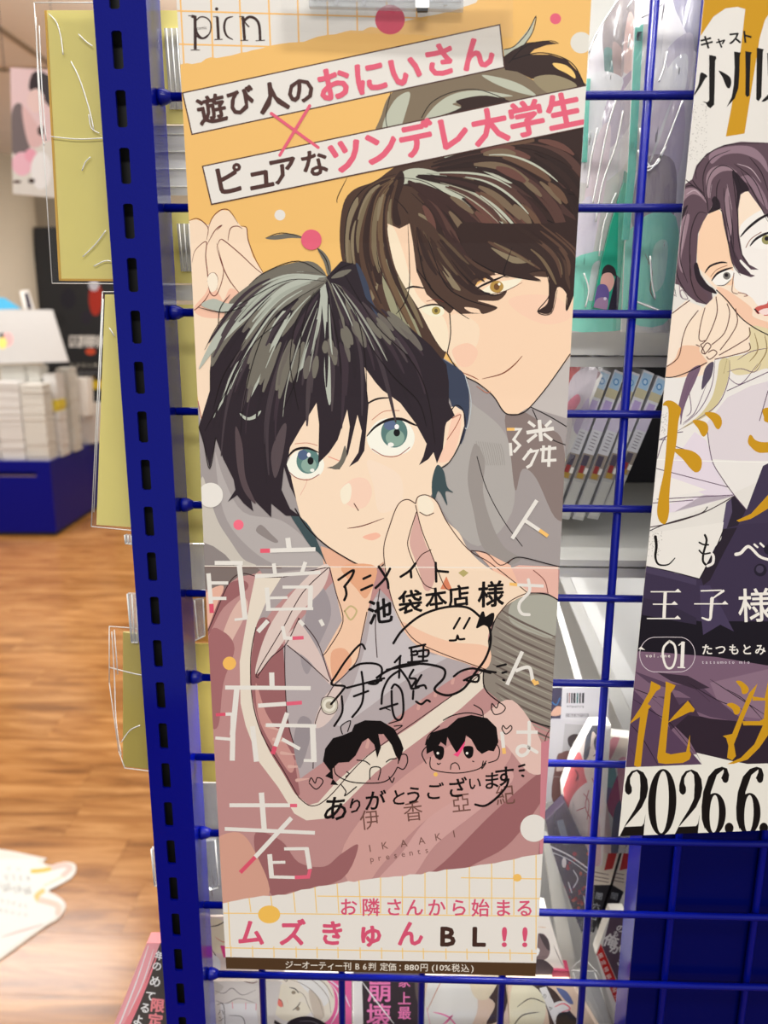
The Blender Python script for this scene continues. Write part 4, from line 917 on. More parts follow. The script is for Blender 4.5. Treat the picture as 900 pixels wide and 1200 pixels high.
# face, hand, clothes base
SK2 = (244, 220, 198); SK3 = (232, 190, 160); HR = (92, 72, 82); HD = (40, 30, 38); HLt = (146, 122, 132)
p2.poly((228, 225, 220), A6('-60,-100 1000,-200 1000,700 -60,1200'))
p2.poly((216, 208, 212), A6('560,330 700,260 1000,180 1000,650 900,700 640,700 470,690 450,580 440,480'))
p2.poly((222, 212, 222), A6('370,530 440,580 470,690 500,760 560,860 605,905 420,900 250,1000 160,1010 230,950 430,900 240,800 200,760', ))
p2.poly((232, 228, 222), A6('240,800 440,870 240,910 90,930 100,800'))
# arm and hand
p2.poly((238, 222, 204), A5('200,965 320,860 420,900 330,1040 270,1200 170,1260 170,1000'))
p2.poly(SK2, A5('495,830 560,800 700,1000 690,1110 690,1160 560,1190 490,1205 430,1290 330,1310 158,1308 200,1250 270,1200 300,1080 340,990 420,905'), True)
p2.poly(SK3, A5('158,1308 165,1270 250,1210 290,1130 390,1130 400,1160 430,1200 440,1230 330,1300 240,1312'), True)
p2.poly(SK2, A5('405,300 480,320 620,210 700,200 830,260 900,300 900,1090 800,1060 700,1000 600,910 500,800 420,720 385,640 400,450'))
p2.poly((240, 204, 172), A5('400,440 460,350 520,340 560,480 590,650 598,760 560,770 500,760 430,700 385,640'), True)
p2.poly((236, 232, 226), A5('640,420 780,320 900,300 900,880 760,900 700,840 620,800 600,760 600,650 640,560'), True)
p2.poly((236, 196, 168), A5('500,790 560,800 700,900 720,960 900,1020 900,1090 800,1065 700,1010 600,915'), True)
# hair
p2.poly(HR, A5('450,350 470,310 500,320 525,325 540,420 590,640 630,700 700,725 725,715 650,690 620,640 640,620 700,680 745,680 690,650 650,590 630,470 625,330 640,240 680,215 800,380 900,440 900,-60 640,-70 540,-50 440,0 380,70 355,150 300,190 265,240 255,330 240,480 232,620 222,700 215,780 230,820 262,838 230,800 240,760 280,770 330,830 380,870 440,885 475,850 470,800 440,760 400,700 380,640 390,470 420,400', ), False)
p2.poly(HLt, A5('290,230 350,200 410,230 440,290 400,250 350,240 300,290 270,400 262,330'), True)
p2.poly(HLt, A5('440,130 480,80 560,70 620,110 580,100 520,110 470,160 455,260 440,220'), True)
p2.poly(HLt, A5('560,200 580,280 590,400 575,520 560,420 545,300'), True); p2.poly(HLt, A5('300,380 340,360 320,480 290,620 300,700 275,640 280,480'), True)
p2.poly((140, 116, 128), A5('460,0 560,-40 700,-40 780,30 800,110 740,40 640,0 540,10 470,60'), True); p2.poly((134, 110, 122), A5('620,150 700,130 780,240 800,330 740,260 690,180'), True)
p2.poly(HD, A5('475,300 470,270 490,250 515,280 520,320 495,335 470,345 450,350'), True); p2.poly(HD, A5('590,100 650,150 690,215 640,235 620,330 615,220'), True)
p2.poly(HD, A5('385,640 410,720 450,770 480,790 500,820 470,815 420,790 380,740 365,660'), True); p2.poly(HD, A5('250,420 275,360 330,300 300,380 262,480 245,560'), True)
p2.poly((68, 52, 62), A5('585,470 600,560 640,640 700,710 640,700 600,640 575,560'), True); p2.poly((92, 70, 78), A5('345,580 360,700 400,780 450,840 430,870 370,830 340,740'), True)
for s in ('450,350 440,280 410,230 350,180 300,150 265,220', '450,330 440,200 470,110 530,70 600,100 640,200', '430,270 420,130 470,30 580,-20', '380,150 380,90 440,10 560,-50 800,-60', '355,150 380,190 430,240', '265,240 300,200 360,190 410,230', '440,350 390,350 350,450 340,600 350,720',
          '480,320 530,340 560,480 590,640 640,715', '625,330 625,480 650,600 700,670', '590,110 610,260 625,400', '640,100 720,240 800,400', '600,60 720,160 790,330', '540,200 550,340 580,500 610,620', '330,330 300,450 285,620 330,760', '270,380 250,540 240,700 262,838', '345,590 345,720 380,830 440,882', '300,190 280,280 262,420', '690,20 760,110 800,220', '520,150 500,200 500,300', '570,250 590,420 600,560', '262,600 270,720 330,830'):
    p2.stroke(K2, A5(s), 1.1, taper=True)
for s in ('470,180 460,260', '320,240 370,215 410,250', '310,420 296,560', '560,180 590,330', '620,60 700,90 760,170'): p2.stroke((196, 176, 184), A5(s), .9, taper=True)
p2.stroke((150, 130, 140), A5('280,770 290,840 330,850 300,800 285,815 300,850'), 1)
# blond under-hair
p2.poly((218, 206, 166), A5('700,1010 900,1080 900,1240 780,1260 690,1290 600,1290 560,1200 690,1160'), True)
p2.poly((206, 194, 150), A6('520,110 575,110 570,200 540,300 480,400 400,460 280,520 300,505 400,430 470,330 500,220'), True)
p2.poly((116, 92, 112), A6('330,190 405,140 380,220 330,330 300,420 290,490 285,430 270,400'), True); p2.poly((84, 74, 92), A6('410,280 430,160 480,120 470,200 440,250'), True)
for s in ('405,140 340,250 300,400 285,490', '490,100 470,260 400,400 300,490', '575,110 570,220 520,350 430,430 270,525', '560,180 640,160 720,180 760,130', '565,210 640,250 740,130', '440,250 380,400 340,450 300,480', '330,250 350,400 320,440', '620,110 700,60 800,40'):
    p2.stroke((110, 86, 110), A6(s), 1, taper=True)
for s in ('720,1050 740,1150 690,1220', '780,1060 790,1160 720,1270', '830,1080 860,1180', '540,1290 560,1200'): p2.stroke((150, 130, 90), A5(s), 1.4, taper=True)
# face features
p2.stroke(K2, A5('498,800 560,860 640,960 720,1020 800,1062 900,1110'), 1.3); p2.stroke(K2, A5('430,700 460,660 520,638 560,640'), 2.4, taper=True); p2.stroke(K2, A5('638,488 690,430 780,366 900,330'), 3.2, taper=True)
p2.poly((238, 236, 230), A5('475,740 520,700 580,680 598,700 580,740 540,770 500,772'), True); p2.circ((120, 118, 112), *A5('558,716')[0], 4.4); p2.circ(K2, *A5('556,712')[0], 2.2)
p2.stroke(K2, A5('470,745 500,705 550,680 592,668'), 2.6, taper=True); p2.stroke(K2, A5('500,772 545,770 585,735'), 1, taper=True); p2.stroke((150, 100, 80), A5('465,720 500,680 560,655'), .8)
p2.poly((238, 236, 230), A5('700,540 760,490 830,470 900,500 860,540 760,560'), True); p2.circ((150, 146, 96), *A5('790,505')[0], 5.5); p2.circ(K2, *A5('792,498')[0], 2.6); p2.stroke(K2, A5('695,540 730,500 790,468 860,455'), 3, taper=True); p2.stroke((140, 90, 70), A5('670,550 700,500 760,460'), .9)
p2.stroke((120, 80, 70), A5('600,700 590,780 592,812 620,822'), 1); p2.stroke((140, 90, 80), A5('625,815 660,820 680,832 660,836'), 1)
p2.poly((196, 92, 84), A5('722,912 740,895 790,880 810,860 900,870 900,960 830,945 780,950 770,930 740,940'), True); p2.poly((238, 214, 208), A5('745,925 800,905 900,920 830,935 780,945'), True); p2.stroke(K2, A5('722,912 738,928 742,935'), 1.6)
for s in ('430,905 405,1000 395,1080 410,1100 430,1095', '495,840 500,940 445,1080 405,1120', '560,880 575,940 545,1050 470,1120', '610,910 620,990 580,1070 520,1150', '690,1020 690,1070 620,1120 515,1180', '690,1110 690,1150 600,1180 490,1205', '405,1120 430,1170 410,1160 440,1110 465,1130 430,1175', '440,1190 460,1205 500,1170 480,1150 450,1165', '340,860 200,965', '390,920 330,1000 300,1080 270,1200 165,1270', '380,1120 400,1130'):
    p2.stroke((90, 50, 44), A5(s), 1.1)
p2.stroke(K2, A6('158,206 240,210 330,180 440,125'), 1.2)
# shirt outlines, vest
p2.poly((62, 52, 76), A6('555,945 605,905 675,985 770,730 800,715 1000,640 1000,1500 620,1500 490,1200 540,1080'))
p2.poly((42, 34, 48), A6('560,940 605,905 672,985 640,1050 560,1180 530,1300 500,1320 540,1080'))
p2.poly((84, 74, 100), A6('555,945 585,925 590,1000 560,1090 540,1180 530,1100'))
p2.poly((58, 48, 72), A7('158,210 500,292 640,0 760,-30 1000,-40 1000,560 150,560')); p2.poly((70, 60, 86), A7('158,215 330,250 480,295 480,330 330,290 158,250'))
p2.poly((40, 32, 44), A7('640,0 720,-10 640,140 560,300 520,330 500,260 590,130')); p2.poly((24, 20, 30), A7('150,470 500,540 1000,540 1000,740 900,800 600,760 120,720')); p2.poly((68, 58, 86), A7('500,330 560,330 700,600 620,560 520,620 505,480'))
p2.poly((50, 42, 62), A7('150,400 300,430 480,520 480,560 150,500'), )
p2.poly((228, 225, 218), A7('160,30 640,-40 625,60 585,110 500,290 158,210')); p2.stroke(K2, A7('170,28 300,-30 500,-90 545,-130'), 1.1)
p2.circ((34, 28, 44), *A7('855,240')[0], 7.5); p2.circ((70, 62, 84), *A7('852,235')[0], 4.5); p2.circ((34, 28, 44), *A7('905,120')[0], 6)
p2.stroke(K2, A7('158,212 330,248 500,292'), 1); p2.stroke(K2, A7('500,290 590,120 640,0'), 1.2)
p2.poly((118, 92, 112), A7('110,715 300,725 600,750 900,800 1000,810 1000,1320 0,1320'))
M_ = (84, 64, 84)
for s in ('110,830 300,900 520,930 700,1080 860,1180 600,1080 380,950 200,900', '250,980 450,990 620,1010 720,1130 560,1100'): p2.poly(M_, A7(s))
p2.poly((58, 44, 58), A8('250,40 430,60 560,130 480,140 330,90')); p2.poly((46, 34, 46), A8('330,330 430,280 560,310 760,330 1000,380 1000,600 760,575 480,510 515,580 440,440')); p2.poly((84, 62, 86), A8('100,130 200,230 300,340 420,470 515,582 60,595 80,330')); p2.poly((66, 48, 66), A8('330,140 380,230 440,200 500,300 430,290 330,380 300,300'))
p2.poly((134, 108, 126), A8('560,100 900,20 1000,40 1000,330 760,300 600,200'))
for s in ('100,190 240,280 330,340 470,510', '100,130 180,160 250,190', '430,100 600,200 760,260', '560,80 700,170 900,300', '80,330 160,420 260,590', '210,180 300,260', '480,140 560,210', '90,480 160,590', '660,140 760,200 880,330'): p2.stroke((36, 26, 36), A8(s), 1, taper=True)
# grey speckle under the gold letter and fold
for i in range(150):
    x, y = R.uniform(802, 830), R.uniform(122, 190); p2.circ((180, 176, 170), x-(y-122)*.05, y, .5)
for i in range(70):
    x, y = R.uniform(764, 782), R.uniform(484, 514); p2.circ((170, 166, 162), x, y, .5)
for i in range(60):
    x, y = R.uniform(756, 776), R.uniform(622, 652); p2.circ((176, 172, 166), x, y, .5)
for s in ('110,600 200,560', '150,690 200,560 300,530', '110,735 240,770 570,855', '90,950 300,935 360,930', '150,925 600,900', '440,490 470,690 530,800 605,905 672,985', '560,290 800,180', '115,560 160,575 200,575', '240,610 330,640', '750,465 800,290'): p2.stroke((96, 74, 96), A6(s), 1)
p2.stroke((70, 56, 60), A6('75,1095 250,1060 430,1000 605,905'), 1.2); p2.stroke((240, 238, 232), A6('95,690 400,700 900,712'), 1)
# lower white band
p2.poly((226, 224, 214), A8('55,597 515,578 480,510 650,552 780,576 1000,570 1000,1100 0,1100'))
p2.g = 'printed_lettering'
BK = (18, 14, 14)
# small caption and name
for c, x, y, s in (('キ', 496, 278, 96), ('ャ', 588, 275, 82), ('ス', 680, 250, 92), ('ト', 766, 240, 92)): X, Y_ = A4('%d,%d' % (x, y))[0]; p2.text(BK, c, X, Y_, s*.178, 6, .035)
p2.poly(BK, A4('512,362 556,370 560,385 552,400 548,600 545,690 520,714 500,700 490,680 465,668 500,674 512,660')); p2.poly(BK, A4('455,482 485,488 500,504 485,520 450,580 400,646 440,560'), True); p2.poly(BK, A4('575,467 610,480 650,510 658,550 645,582 625,570 600,510'), True)
p2.poly(BK, A4('676,340 720,346 714,370 712,480 705,580 680,650 626,708 660,640 674,560 680,440')); p2.poly(BK, A4('750,336 794,345 786,362 780,540 778,630 762,640 750,625 752,500')); p2.poly(BK, A4('826,314 872,325 866,342 860,520 856,640 838,668 822,655 824,500')); p2.poly(BK, A4('895,350 960,340 960,470 900,500')); p2.stroke(BK, A4('960,560 900,640 862,668'), 4, taper=True)
# gold vertical title
p2.poly(GD, A6('183,375 205,348 245,352 285,385 290,410 275,470 262,600 235,760 222,900 220,1000 205,1060 185,1070 160,1045 150,990 165,880 190,760 205,600 216,400'), True)
p2.poly(GD, A6('245,632 330,635 385,660 412,700 405,750 378,768 345,745 300,690'), True); p2.poly(GD, A6('357,465 400,462 440,480 450,520 430,555 412,552 390,510'), True); p2.poly(GD, A6('428,420 480,416 520,440 530,480 515,512 495,508 470,465'), True)
p2.poly(GD, A6('690,552 705,552 730,580 800,590 1000,560 1000,640 800,652 740,650 700,620 682,590'), True); p2.poly(GD, A6('770,400 820,385 1000,380 1000,480 800,476 775,440'), True); p2.poly(GD, A6('615,1050 700,1010 800,900 1000,760 1000,880 800,980 700,1040 630,1058'), False)
# black and white lines
p2.stroke(BK, A7('240,45 246,100 240,160 252,200 280,212 320,205 354,170'), 3.6, 1.2); p2.stroke(BK, A7('530,35 540,70 522,140 520,190 545,216'), 2.6); p2.stroke((230, 226, 220), A7('545,216 575,200 580,160 565,140'), 3.2); p2.stroke(BK, A7('497,78 520,90 550,92'), 2); p2.stroke(BK, A7('497,125 520,145 560,140'), 2)
W2 = (232, 228, 220)
p2.stroke(W2, A7('712,148 740,140 775,105 800,110 850,160 905,180'), 4, 3); p2.stroke(W2, A7('820,90 838,106'), 2.4); p2.stroke(W2, A7('855,84 874,102'), 2.4)
def serif(x0, x1, y, w=1.4): p2.stroke(W2, [A7('%d,%d' % (x0, y))[0], A7('%d,%d' % (x1, y))[0]], w, cap=False); p2.poly(W2, A7('%d,%d %d,%d %d,%d' % (x1-36, y-1, x1-16, y-18, x1+4, y+3)))
serif(212, 388, 367); serif(225, 368, 440); serif(190, 386, 524); p2.stroke(W2, A7('298,368 290,524'), 3.8, cap=False)
p2.stroke(W2, A7('508,362 625,358'), 1.6); p2.stroke(W2, A7('638,362 570,410'), 3, 1.4); serif(467, 664, 438); p2.stroke(W2, A7('572,408 566,480 558,530 515,520'), 4.4, 2)
p2.text(W2, '様', *A7('826,445')[0], 42, 2, .012)
# number badge
cc = A7('310,735')[0]; nn = 40; ring = []
for i in range(nn+1):
    t = 2*math.pi*i/nn; ex = 20 if math.cos(t) > 0 else -20; e_x = math.copysign(abs(math.cos(t))**.9, math.cos(t)); ring.append((cc[0]+e_x*20+(ex*.62 if abs(math.cos(t)) > .05 else 0), cc[1]+math.sin(t)*20.5))
p2.stroke((210, 200, 206), ring, .7, smooth=False, cap=False)
p2.poly(W2, A7('140,703 155,688 180,708')); p2.line(W2, 'vol.one', *A7('190,740')[0], *A7('320,740')[0], 6, .02)
p2.stroke(W2, A7('322,656 290,690 284,740 300,800 322,816 345,800 360,740 352,680 322,656'), 2.6); p2.stroke(W2, A7('402,660 396,808'), 4.2, cap=False); p2.stroke(W2, A7('402,662 378,680'), 1.6); p2.stroke(W2, A7('372,810 412,812'), 1.4)
p2.line(W2, 'たつもとみ', *A7('544,705')[0], *A7('855,705')[0], 13.5, .025); p2.line((205, 196, 204), 'tatsumoto mio', *A7('518,778')[0], *A7('785,778')[0], 5.4, .02, ang=0)
# gold pair
p2.poly(GD, A8('215,90 270,118 268,135 245,150 195,225 215,238 200,255 192,300 170,440 155,590 135,595 115,585 150,300 85,345 150,250 205,150')); p2.poly(GD, A8('300,92 358,115 352,130 330,160 300,510 330,520 420,505 425,480 442,405 442,500 450,520 440,550 400,570 300,576 258,570 250,540 280,300 300,130'))
p2.poly(GD, A8('430,205 470,255 465,270 440,272 312,335 350,290')); p2.poly(GD, A8('712,92 745,92 785,130 778,160 750,165 740,130'), True); p2.poly(GD, A8('658,228 690,218 735,245 730,280 705,285 690,255'), True)
p2.poly(GD, A8('838,105 820,160 760,300 720,410 700,460 712,530 690,555 660,540 668,470 655,425 635,412 690,400 730,300 790,160')); p2.poly(GD, A8('880,190 905,70 940,60 940,620 905,400 850,480 780,550 700,575 660,577 740,540 820,460 870,350 850,350 755,350 750,325 850,325 875,310 885,205 810,205 808,180'))
# date, tall modern numerals
def num2(dx):
    p2.poly(BK, [(x+dx, y) for x, y in A8('62,735 62,700 75,650 100,618 135,608 170,625 192,665 198,720 188,770 160,830 100,900 60,945 160,940 172,925 182,870 170,1000 30,1000 70,920 120,840 148,780 152,700 148,640 130,618 108,630 92,660 92,690 102,715 98,748 82,758')])
    p2.circ(BK, A8('83,730')[0][0]+dx, A8('83,730')[0][1], 3.9, 5)
num2(0); num2(63.5)
def ell(cx, cy, rx, ry, sl): return [(cx+rx*math.cos(t)+sl*math.sin(t), cy-ry*math.sin(t)) for t in [2*math.pi*i/36 for i in range(36)]]
def O0(cx, cy, rx, ry, ix, iy, sl):
    o, i_ = ell(cx, cy, rx, ry, sl), ell(cx, cy, ix, iy, sl); ps = []
    for k in range(36):
        k2 = (k+1) % 36; ps.append([p2.uv(t) for t in (o[k], o[k2], i_[k2], i_[k])])
    p2.add(BK, ps)
c0 = A8('280,800')[0]; O0(c0[0], c0[1], 16.6, 39, 7.6, 36.5, 1.2)
def six(dx):
    c = A8('585,868')[0]; O0(c[0]+dx, c[1], 13.6, 24.5, 5.4, 22, .8)
    p2.poly(BK, [(x+dx, y) for x, y in A8('650,685 625,660 640,625 640,608 600,640 565,740 558,850 530,960 512,900 510,830 520,740 550,650 590,605 630,592 660,602 672,640 668,670')]); e = A8('650,664')[0]; p2.circ(BK, e[0]+dx, e[1], 3.7, 4.6)
    d = A8('672,952')[0]; p2.circ(BK, d[0]+dx, d[1], 5.2, 6.4)
six(0); six(40.6)
p2.flush(root2)

# ---------------------------------------------------------------- generic print for small covers
def pr_at(Y, outline): return Print((at(450, 600, Y).x, Y, at(450, 600, Y).z), (1, 0, 0), (0, 0, 1)).set_outline(outline)
def board(name, label, cat, px, Y, th, mat, group=None, sleeve=None, edge=None):
    fr = [at(x, y, Y) for x, y in P(px)]; c = sum(fr, Vector())/len(fr); c.z = min(v.z for v in fr); c.y = Y+th/2
    r = empty(name, tuple(c), label, cat, group)
    slab('board', px, Y, th, mat, r)
    if sleeve:
        sv = slab('sleeve_front', sleeve, Y-.0016, .00012, M_CLEAR, r)
        q_ = P(sleeve)
        for i in range(len(q_)):
            a, b = q_[i], q_[(i+1) % len(q_)]
            if edge and i not in edge: continue
            tube('sleeve_seam', [at(*a, Y-.0017), at(*b, Y-.0017)], .00028, M_EDGE_GLINT, sv, n=5)
    return r
# yellow boards hung on the far side of the grid
Yb = .030
r = board('sleeved_board', 'large yellow backing board in a glossy clear sleeve left of the blue post, uppermost', 'board', '52,12 130,12 200,330 69,329', Yb, .002, M_CARD, 'yellow boards behind the grid', '40,3 126,3 204,333 61,332', (0, 2, 3))
slab('tape_edge', '52,12 54.5,12 71.5,329 69,329', Yb-.0004, .0003, M_CARDEDGE, r); slab('tape_edge', '69,326.5 199,327.5 200,330 69,329', Yb-.0004, .0003, M_CARDEDGE, r)
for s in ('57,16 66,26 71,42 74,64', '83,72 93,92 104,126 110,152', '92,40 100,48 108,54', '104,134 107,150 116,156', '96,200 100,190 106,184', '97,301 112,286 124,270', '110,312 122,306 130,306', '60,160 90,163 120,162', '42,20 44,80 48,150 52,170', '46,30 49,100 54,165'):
    tube('sleeve_glint', [at(x, y, Yb-.0019) for x, y in crm(P(s), False, 4)], .0003, M_EDGE_GLINT, r, n=5)  # pale tubes stand in for highlights on the wrinkled sleeve
r = board('sleeved_board', 'yellow backing board in a clear sleeve left of the blue post, middle one, tilted', 'board', '123,345 170,345 215,622 113,615', Yb, .002, M_CARD, 'yellow boards behind the grid', '120,342 168,342 212,627 107,617', (0, 2, 3))
for s in ('128,384 134,394', '121,350 116,470 110,600'): tube('sleeve_glint', [at(x, y, Yb-.0019) for x, y in P(s)], .0003, M_EDGE_GLINT, r, n=5)  # sleeve highlights modelled as pale tubes
r = board('sleeved_board', 'olive backing board in a loose clear bag left of the blue post, lowest', 'board', '144,741 190,746 206,905 144,898', Yb, .002, M_CARD2, 'yellow boards behind the grid', '128,734 158,736 204,760 210,908 146,900 139,880 128,800', None)
for s in ('131,740 134,790 136,845 142,885', '128,782 160,790 176,792', '142,870 152,856 164,850', '134,738 138,790'): tube('bag_glint', [at(x, y, Yb-.0019) for x, y in crm(P(s), False, 4)], .0003, M_EDGE_GLINT, r, n=5)  # highlights on the loose bag, put in as pale tubes
board('sleeved_board', 'yellow board peeking between post and central poster, at the very top', 'board', '178,12 420,14 420,146 183,145', .034, .002, M_CARD, 'yellow boards behind the grid')
r = board('sleeved_board', 'yellow board between post and central poster, just above the third wire', 'board', '188,245 420,245 420,331 192,332', .034, .002, M_CARD, 'yellow boards behind the grid')
board('sleeved_board', 'tall yellow board between post and central poster beside their middle', 'board', '195,357 420,357 420,636 212,636', .034, .002, M_CARD, 'yellow boards behind the grid')
board('sleeved_board', 'orange-brown card strip between post and central poster above the olive board', 'card', '224,697 400,697 400,752 227,752', .040, .002, material('orange_card', (196, 140, 70)), 'yellow boards behind the grid')
board('sleeved_board', 'olive board between post and central poster at the level of the title lettering', 'board', '224,755 400,755 400,918 232,916', .034, .002, M_CARD2, 'yellow boards behind the grid')
# ribbed clear cases between post and poster
def ribs(name, label, cat, px, Y, n, mat, vertical=True):
    q = P(px); r = empty(name, tuple(at((q[0][0]+q[2][0])/2, q[2][1], Y)), label, cat)
    slab('front_panel', px, Y, .0008, mat, r)
    for i in range(n):
        t = (i+.5)/n
        if vertical: a = (q[0][0]+(q[1][0]-q[0][0])*t, q[0][1]+(q[1][1]-q[0][1])*t); b = (q[3][0]+(q[2][0]-q[3][0])*t, q[3][1]+(q[2][1]-q[3][1])*t)
        else: a = (q[0][0]+(q[3][0]-q[0][0])*t, q[0][1]+(q[3][1]-q[0][1])*t); b = (q[1][0]+(q[2][0]-q[1][0])*t, q[1][1]+(q[2][1]-q[1][1])*t)
        tube('rib', [at(*a, Y-.0004), at(*b, Y-.0004)], .0003, M_EDGE_GLINT, r, n=5)
    return r
M_MILK = clear_mat('milky_plastic', tint=(.9, .9, .9), gloss=.05, milky=.30)
ribs('ribbed_case', 'ribbed clear plastic case over the yellow board at top beside the post', 'plastic case', '192,33 222,33 228,128 199,128', .0325, 5, M_MILK)
ribs('ribbed_case', 'small ribbed clear case over the yellow board above the third wire', 'plastic case', '207,262 230,262 232,318 212,318', .0325, 4, M_MILK)
ribs('drawer_box', 'translucent stacked plastic drawer box between post and central poster', 'plastic box', '183,147 300,147 300,229 190,229', .036, 4, M_GREY, False)
def bx(name, label, cat, px, Y, th, mat, group=None):
    o = slab(name, px, Y, th, mat); return tag(o, label, cat, group)
bx('white_ledge', 'white shelf ledge strip between post and central poster above the tall yellow board', 'shelf strip', '192,334 400,335 400,352 193,352', .036, .01, M_WHITE)
def peg(px, label, Y=.026):
    q = P(px); r = empty('card_holder', tuple(at((q[0][0]+q[2][0])/2, q[2][1], Y)), label, 'card holder')
    slab('front_face', px, Y, .003, M_ACRYL, r)
    (x0, y0), (x1, y1), (x2, y2), (x3, y3) = q
    for t in (0, .5, 1): tube('bright_edge', [at(x0+(x1-x0)*t, y0+(y1-y0)*t, Y-.0003), at(x3+(x2-x3)*t, y3+(y2-y3)*t, Y-.0003)], .0004, M_EDGE_GLINT, r, n=5)
    tube('bright_edge', [at(x3, y3, Y-.0003), at(x2, y2, Y-.0003)], .0004, M_EDGE_GLINT, r, n=5)
peg('149,696 160,697 162,753 154,753', 'clear acrylic card holder peeking out left of the post at mid height')
peg('218,705 238,702 240,745 224,753', 'clear acrylic card holder between post and central poster at mid height', .0255)
peg('226,988 252,985 256,1040 234,1047', 'clear acrylic card holder low between post and central poster', .0255)
peg('146,627 154,628 155,638 147,637', 'tiny clear acrylic clip below the middle yellow board left of the post')
peg('177,995 186,996 190,1040 181,1038', 'clear acrylic holder edge low at the left rim of the post')
bx('white_wrapper', 'crumpled white plastic wrapper between post and central poster below the tall yellow board', 'wrapper', '219,638 320,638 320,697 224,698', .037, .004, M_CRINKLE)
bx('white_backing_card', 'white backing card behind the crumpled plastic between post and central poster', 'card', '216,634 420,634 420,699 222,699', .0425, .002, M_PAPER)
bx('crinkled_bag', 'crinkled clear bag low between post and central poster', 'plastic bag', '228,918 320,917 330,1075 244,1073', .030, .0002, M_CRINKLE)
bx('pale_card', 'pale card seen through the crinkled bag between post and central poster', 'card', '226,918 420,917 430,1070 240,1072', .040, .002, M_GREY)

# ---------------------------------------------------------------- shelving behind the grid, right strip
SB = .50
rt = empty('shelf_unit', (.1, SB, FZ), 'white steel shelf unit behind the wire grid', 'shelf unit')
box('back_panel', (-.02, SB, FZ+.0005), (.56, SB+.012, .2), M_WHITE, rt)
zA = at(700, 390, .1).z
box('shelf_board', (.02, .064, zA-.012), (.50, SB-.001, zA+.004), M_WHITE, rt)
zB = at(690, 618, .14).z
box('shelf_board', (.02, .060, zB-.004), (.50, SB-.001, zB), M_WHITE, rt)
box('recess_shade_sheet', (.02, .30, zB+.0005), (.50, .303, zA-.0125), material('recess_shade_sheet', (38, 36, 42)), rt)  # dark sheet stands in for the shade between the shelf boards
# sloping display wings under the books
slab('sloping_panel', '600,610 800,610 770,900 735,868 640,640', .20, .004, M_GREY, rt)
slab('sloping_rail', '655,655 664,655 706,866 696,862', .150, .01, M_WHITE, rt) if False else None
slab('sloping_rail', '648,705 655,705 702,862 693,862', .118, .004, M_GREY, rt)
slab('sloping_rail', '652,640 662,640 790,880 760,880', .165, .006, M_GREY, rt)
slab('sloping_panel', '640,880 700,960 770,970 770,1210 620,1210', .30, .004, M_GREY, rt)
slab('sloping_rail', '636,978 647,982 690,1210 668,1210', .125, .006, M_WHITE, rt)
slab('sloping_rail', '672,1140 682,1140 714,1215 703,1215', .128, .004, M_WHITE, rt)

# clear goods packs at the top right
def pack(label, px, Y, art, edges, bag, glints=()):
    q = P(px); r = empty('goods_pack', tuple(at(sum(t[0] for t in q)/len(q), max(t[1] for t in q), Y)), label, 'goods pack', None)
    o = slab('art_board', px, Y, .0015, M_PAPER, r)
    pr = pr_at(Y, px) if len(q) == 4 else Print((at(450, 600, Y).x, Y, at(450, 600, Y).z), (1, 0, 0), (0, 0, 1)).set_outline(px)
    pr.gain = .62
    for it in art:
        if len(it) == 2: pr.poly(it[0], it[1], True)
        else: pr.stroke(it[0], it[1], it[2], taper=True)
    pr.flush(o if False else r)
    for c, e in edges: slab('edge_strip', e, Y-.0012, .001, c, r)
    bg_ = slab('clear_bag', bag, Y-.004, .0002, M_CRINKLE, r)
    for c_ in glints: tube('bag_glint', [at(x, y, Y-.0043) for x, y in crm(P(c_), False, 4)], .0005, M_EDGE_GLINT, bg_, n=5)  # white glare on the bag built as pale tubes
    return r
M_TEAL = material('teal_plastic', (70, 190, 165), rough=.3); M_TEALD = material('deep_teal', (10, 150, 120), rough=.35)
LAV = (196, 186, 196)
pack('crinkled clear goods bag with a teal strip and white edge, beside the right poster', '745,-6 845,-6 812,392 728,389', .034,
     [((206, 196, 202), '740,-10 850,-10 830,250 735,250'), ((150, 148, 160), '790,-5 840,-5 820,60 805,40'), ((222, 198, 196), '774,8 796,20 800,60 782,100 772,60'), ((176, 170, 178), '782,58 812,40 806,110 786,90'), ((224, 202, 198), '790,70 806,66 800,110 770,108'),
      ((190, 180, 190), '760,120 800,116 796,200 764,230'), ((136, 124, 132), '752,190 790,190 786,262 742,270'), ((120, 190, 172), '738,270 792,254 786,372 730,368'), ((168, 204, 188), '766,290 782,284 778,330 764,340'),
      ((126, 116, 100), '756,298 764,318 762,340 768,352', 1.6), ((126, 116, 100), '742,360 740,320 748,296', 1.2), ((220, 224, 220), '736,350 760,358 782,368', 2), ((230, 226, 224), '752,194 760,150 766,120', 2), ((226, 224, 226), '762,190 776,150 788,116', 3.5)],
     [(M_TEAL, '745,30 754,28 745,200 736,200'), (M_TEAL, '736,200 745,200 737,281 729,281'), (M_WHITE, '754,28 760,28 750,200 745,200'), (M_BLACK, '746.5,37 752.5,37 751.5,48 745.8,48')], '730,-8 832,-8 800,388 722,386', ('748,176 752,192 760,200 772,186 784,160 800,118', '750,150 754,182 762,196', '758,196 770,192 780,172', '782,60 778,80 772,96', '752,20 764,14 776,4', '738,350 756,358 778,366', '762,300 764,330 768,350'))
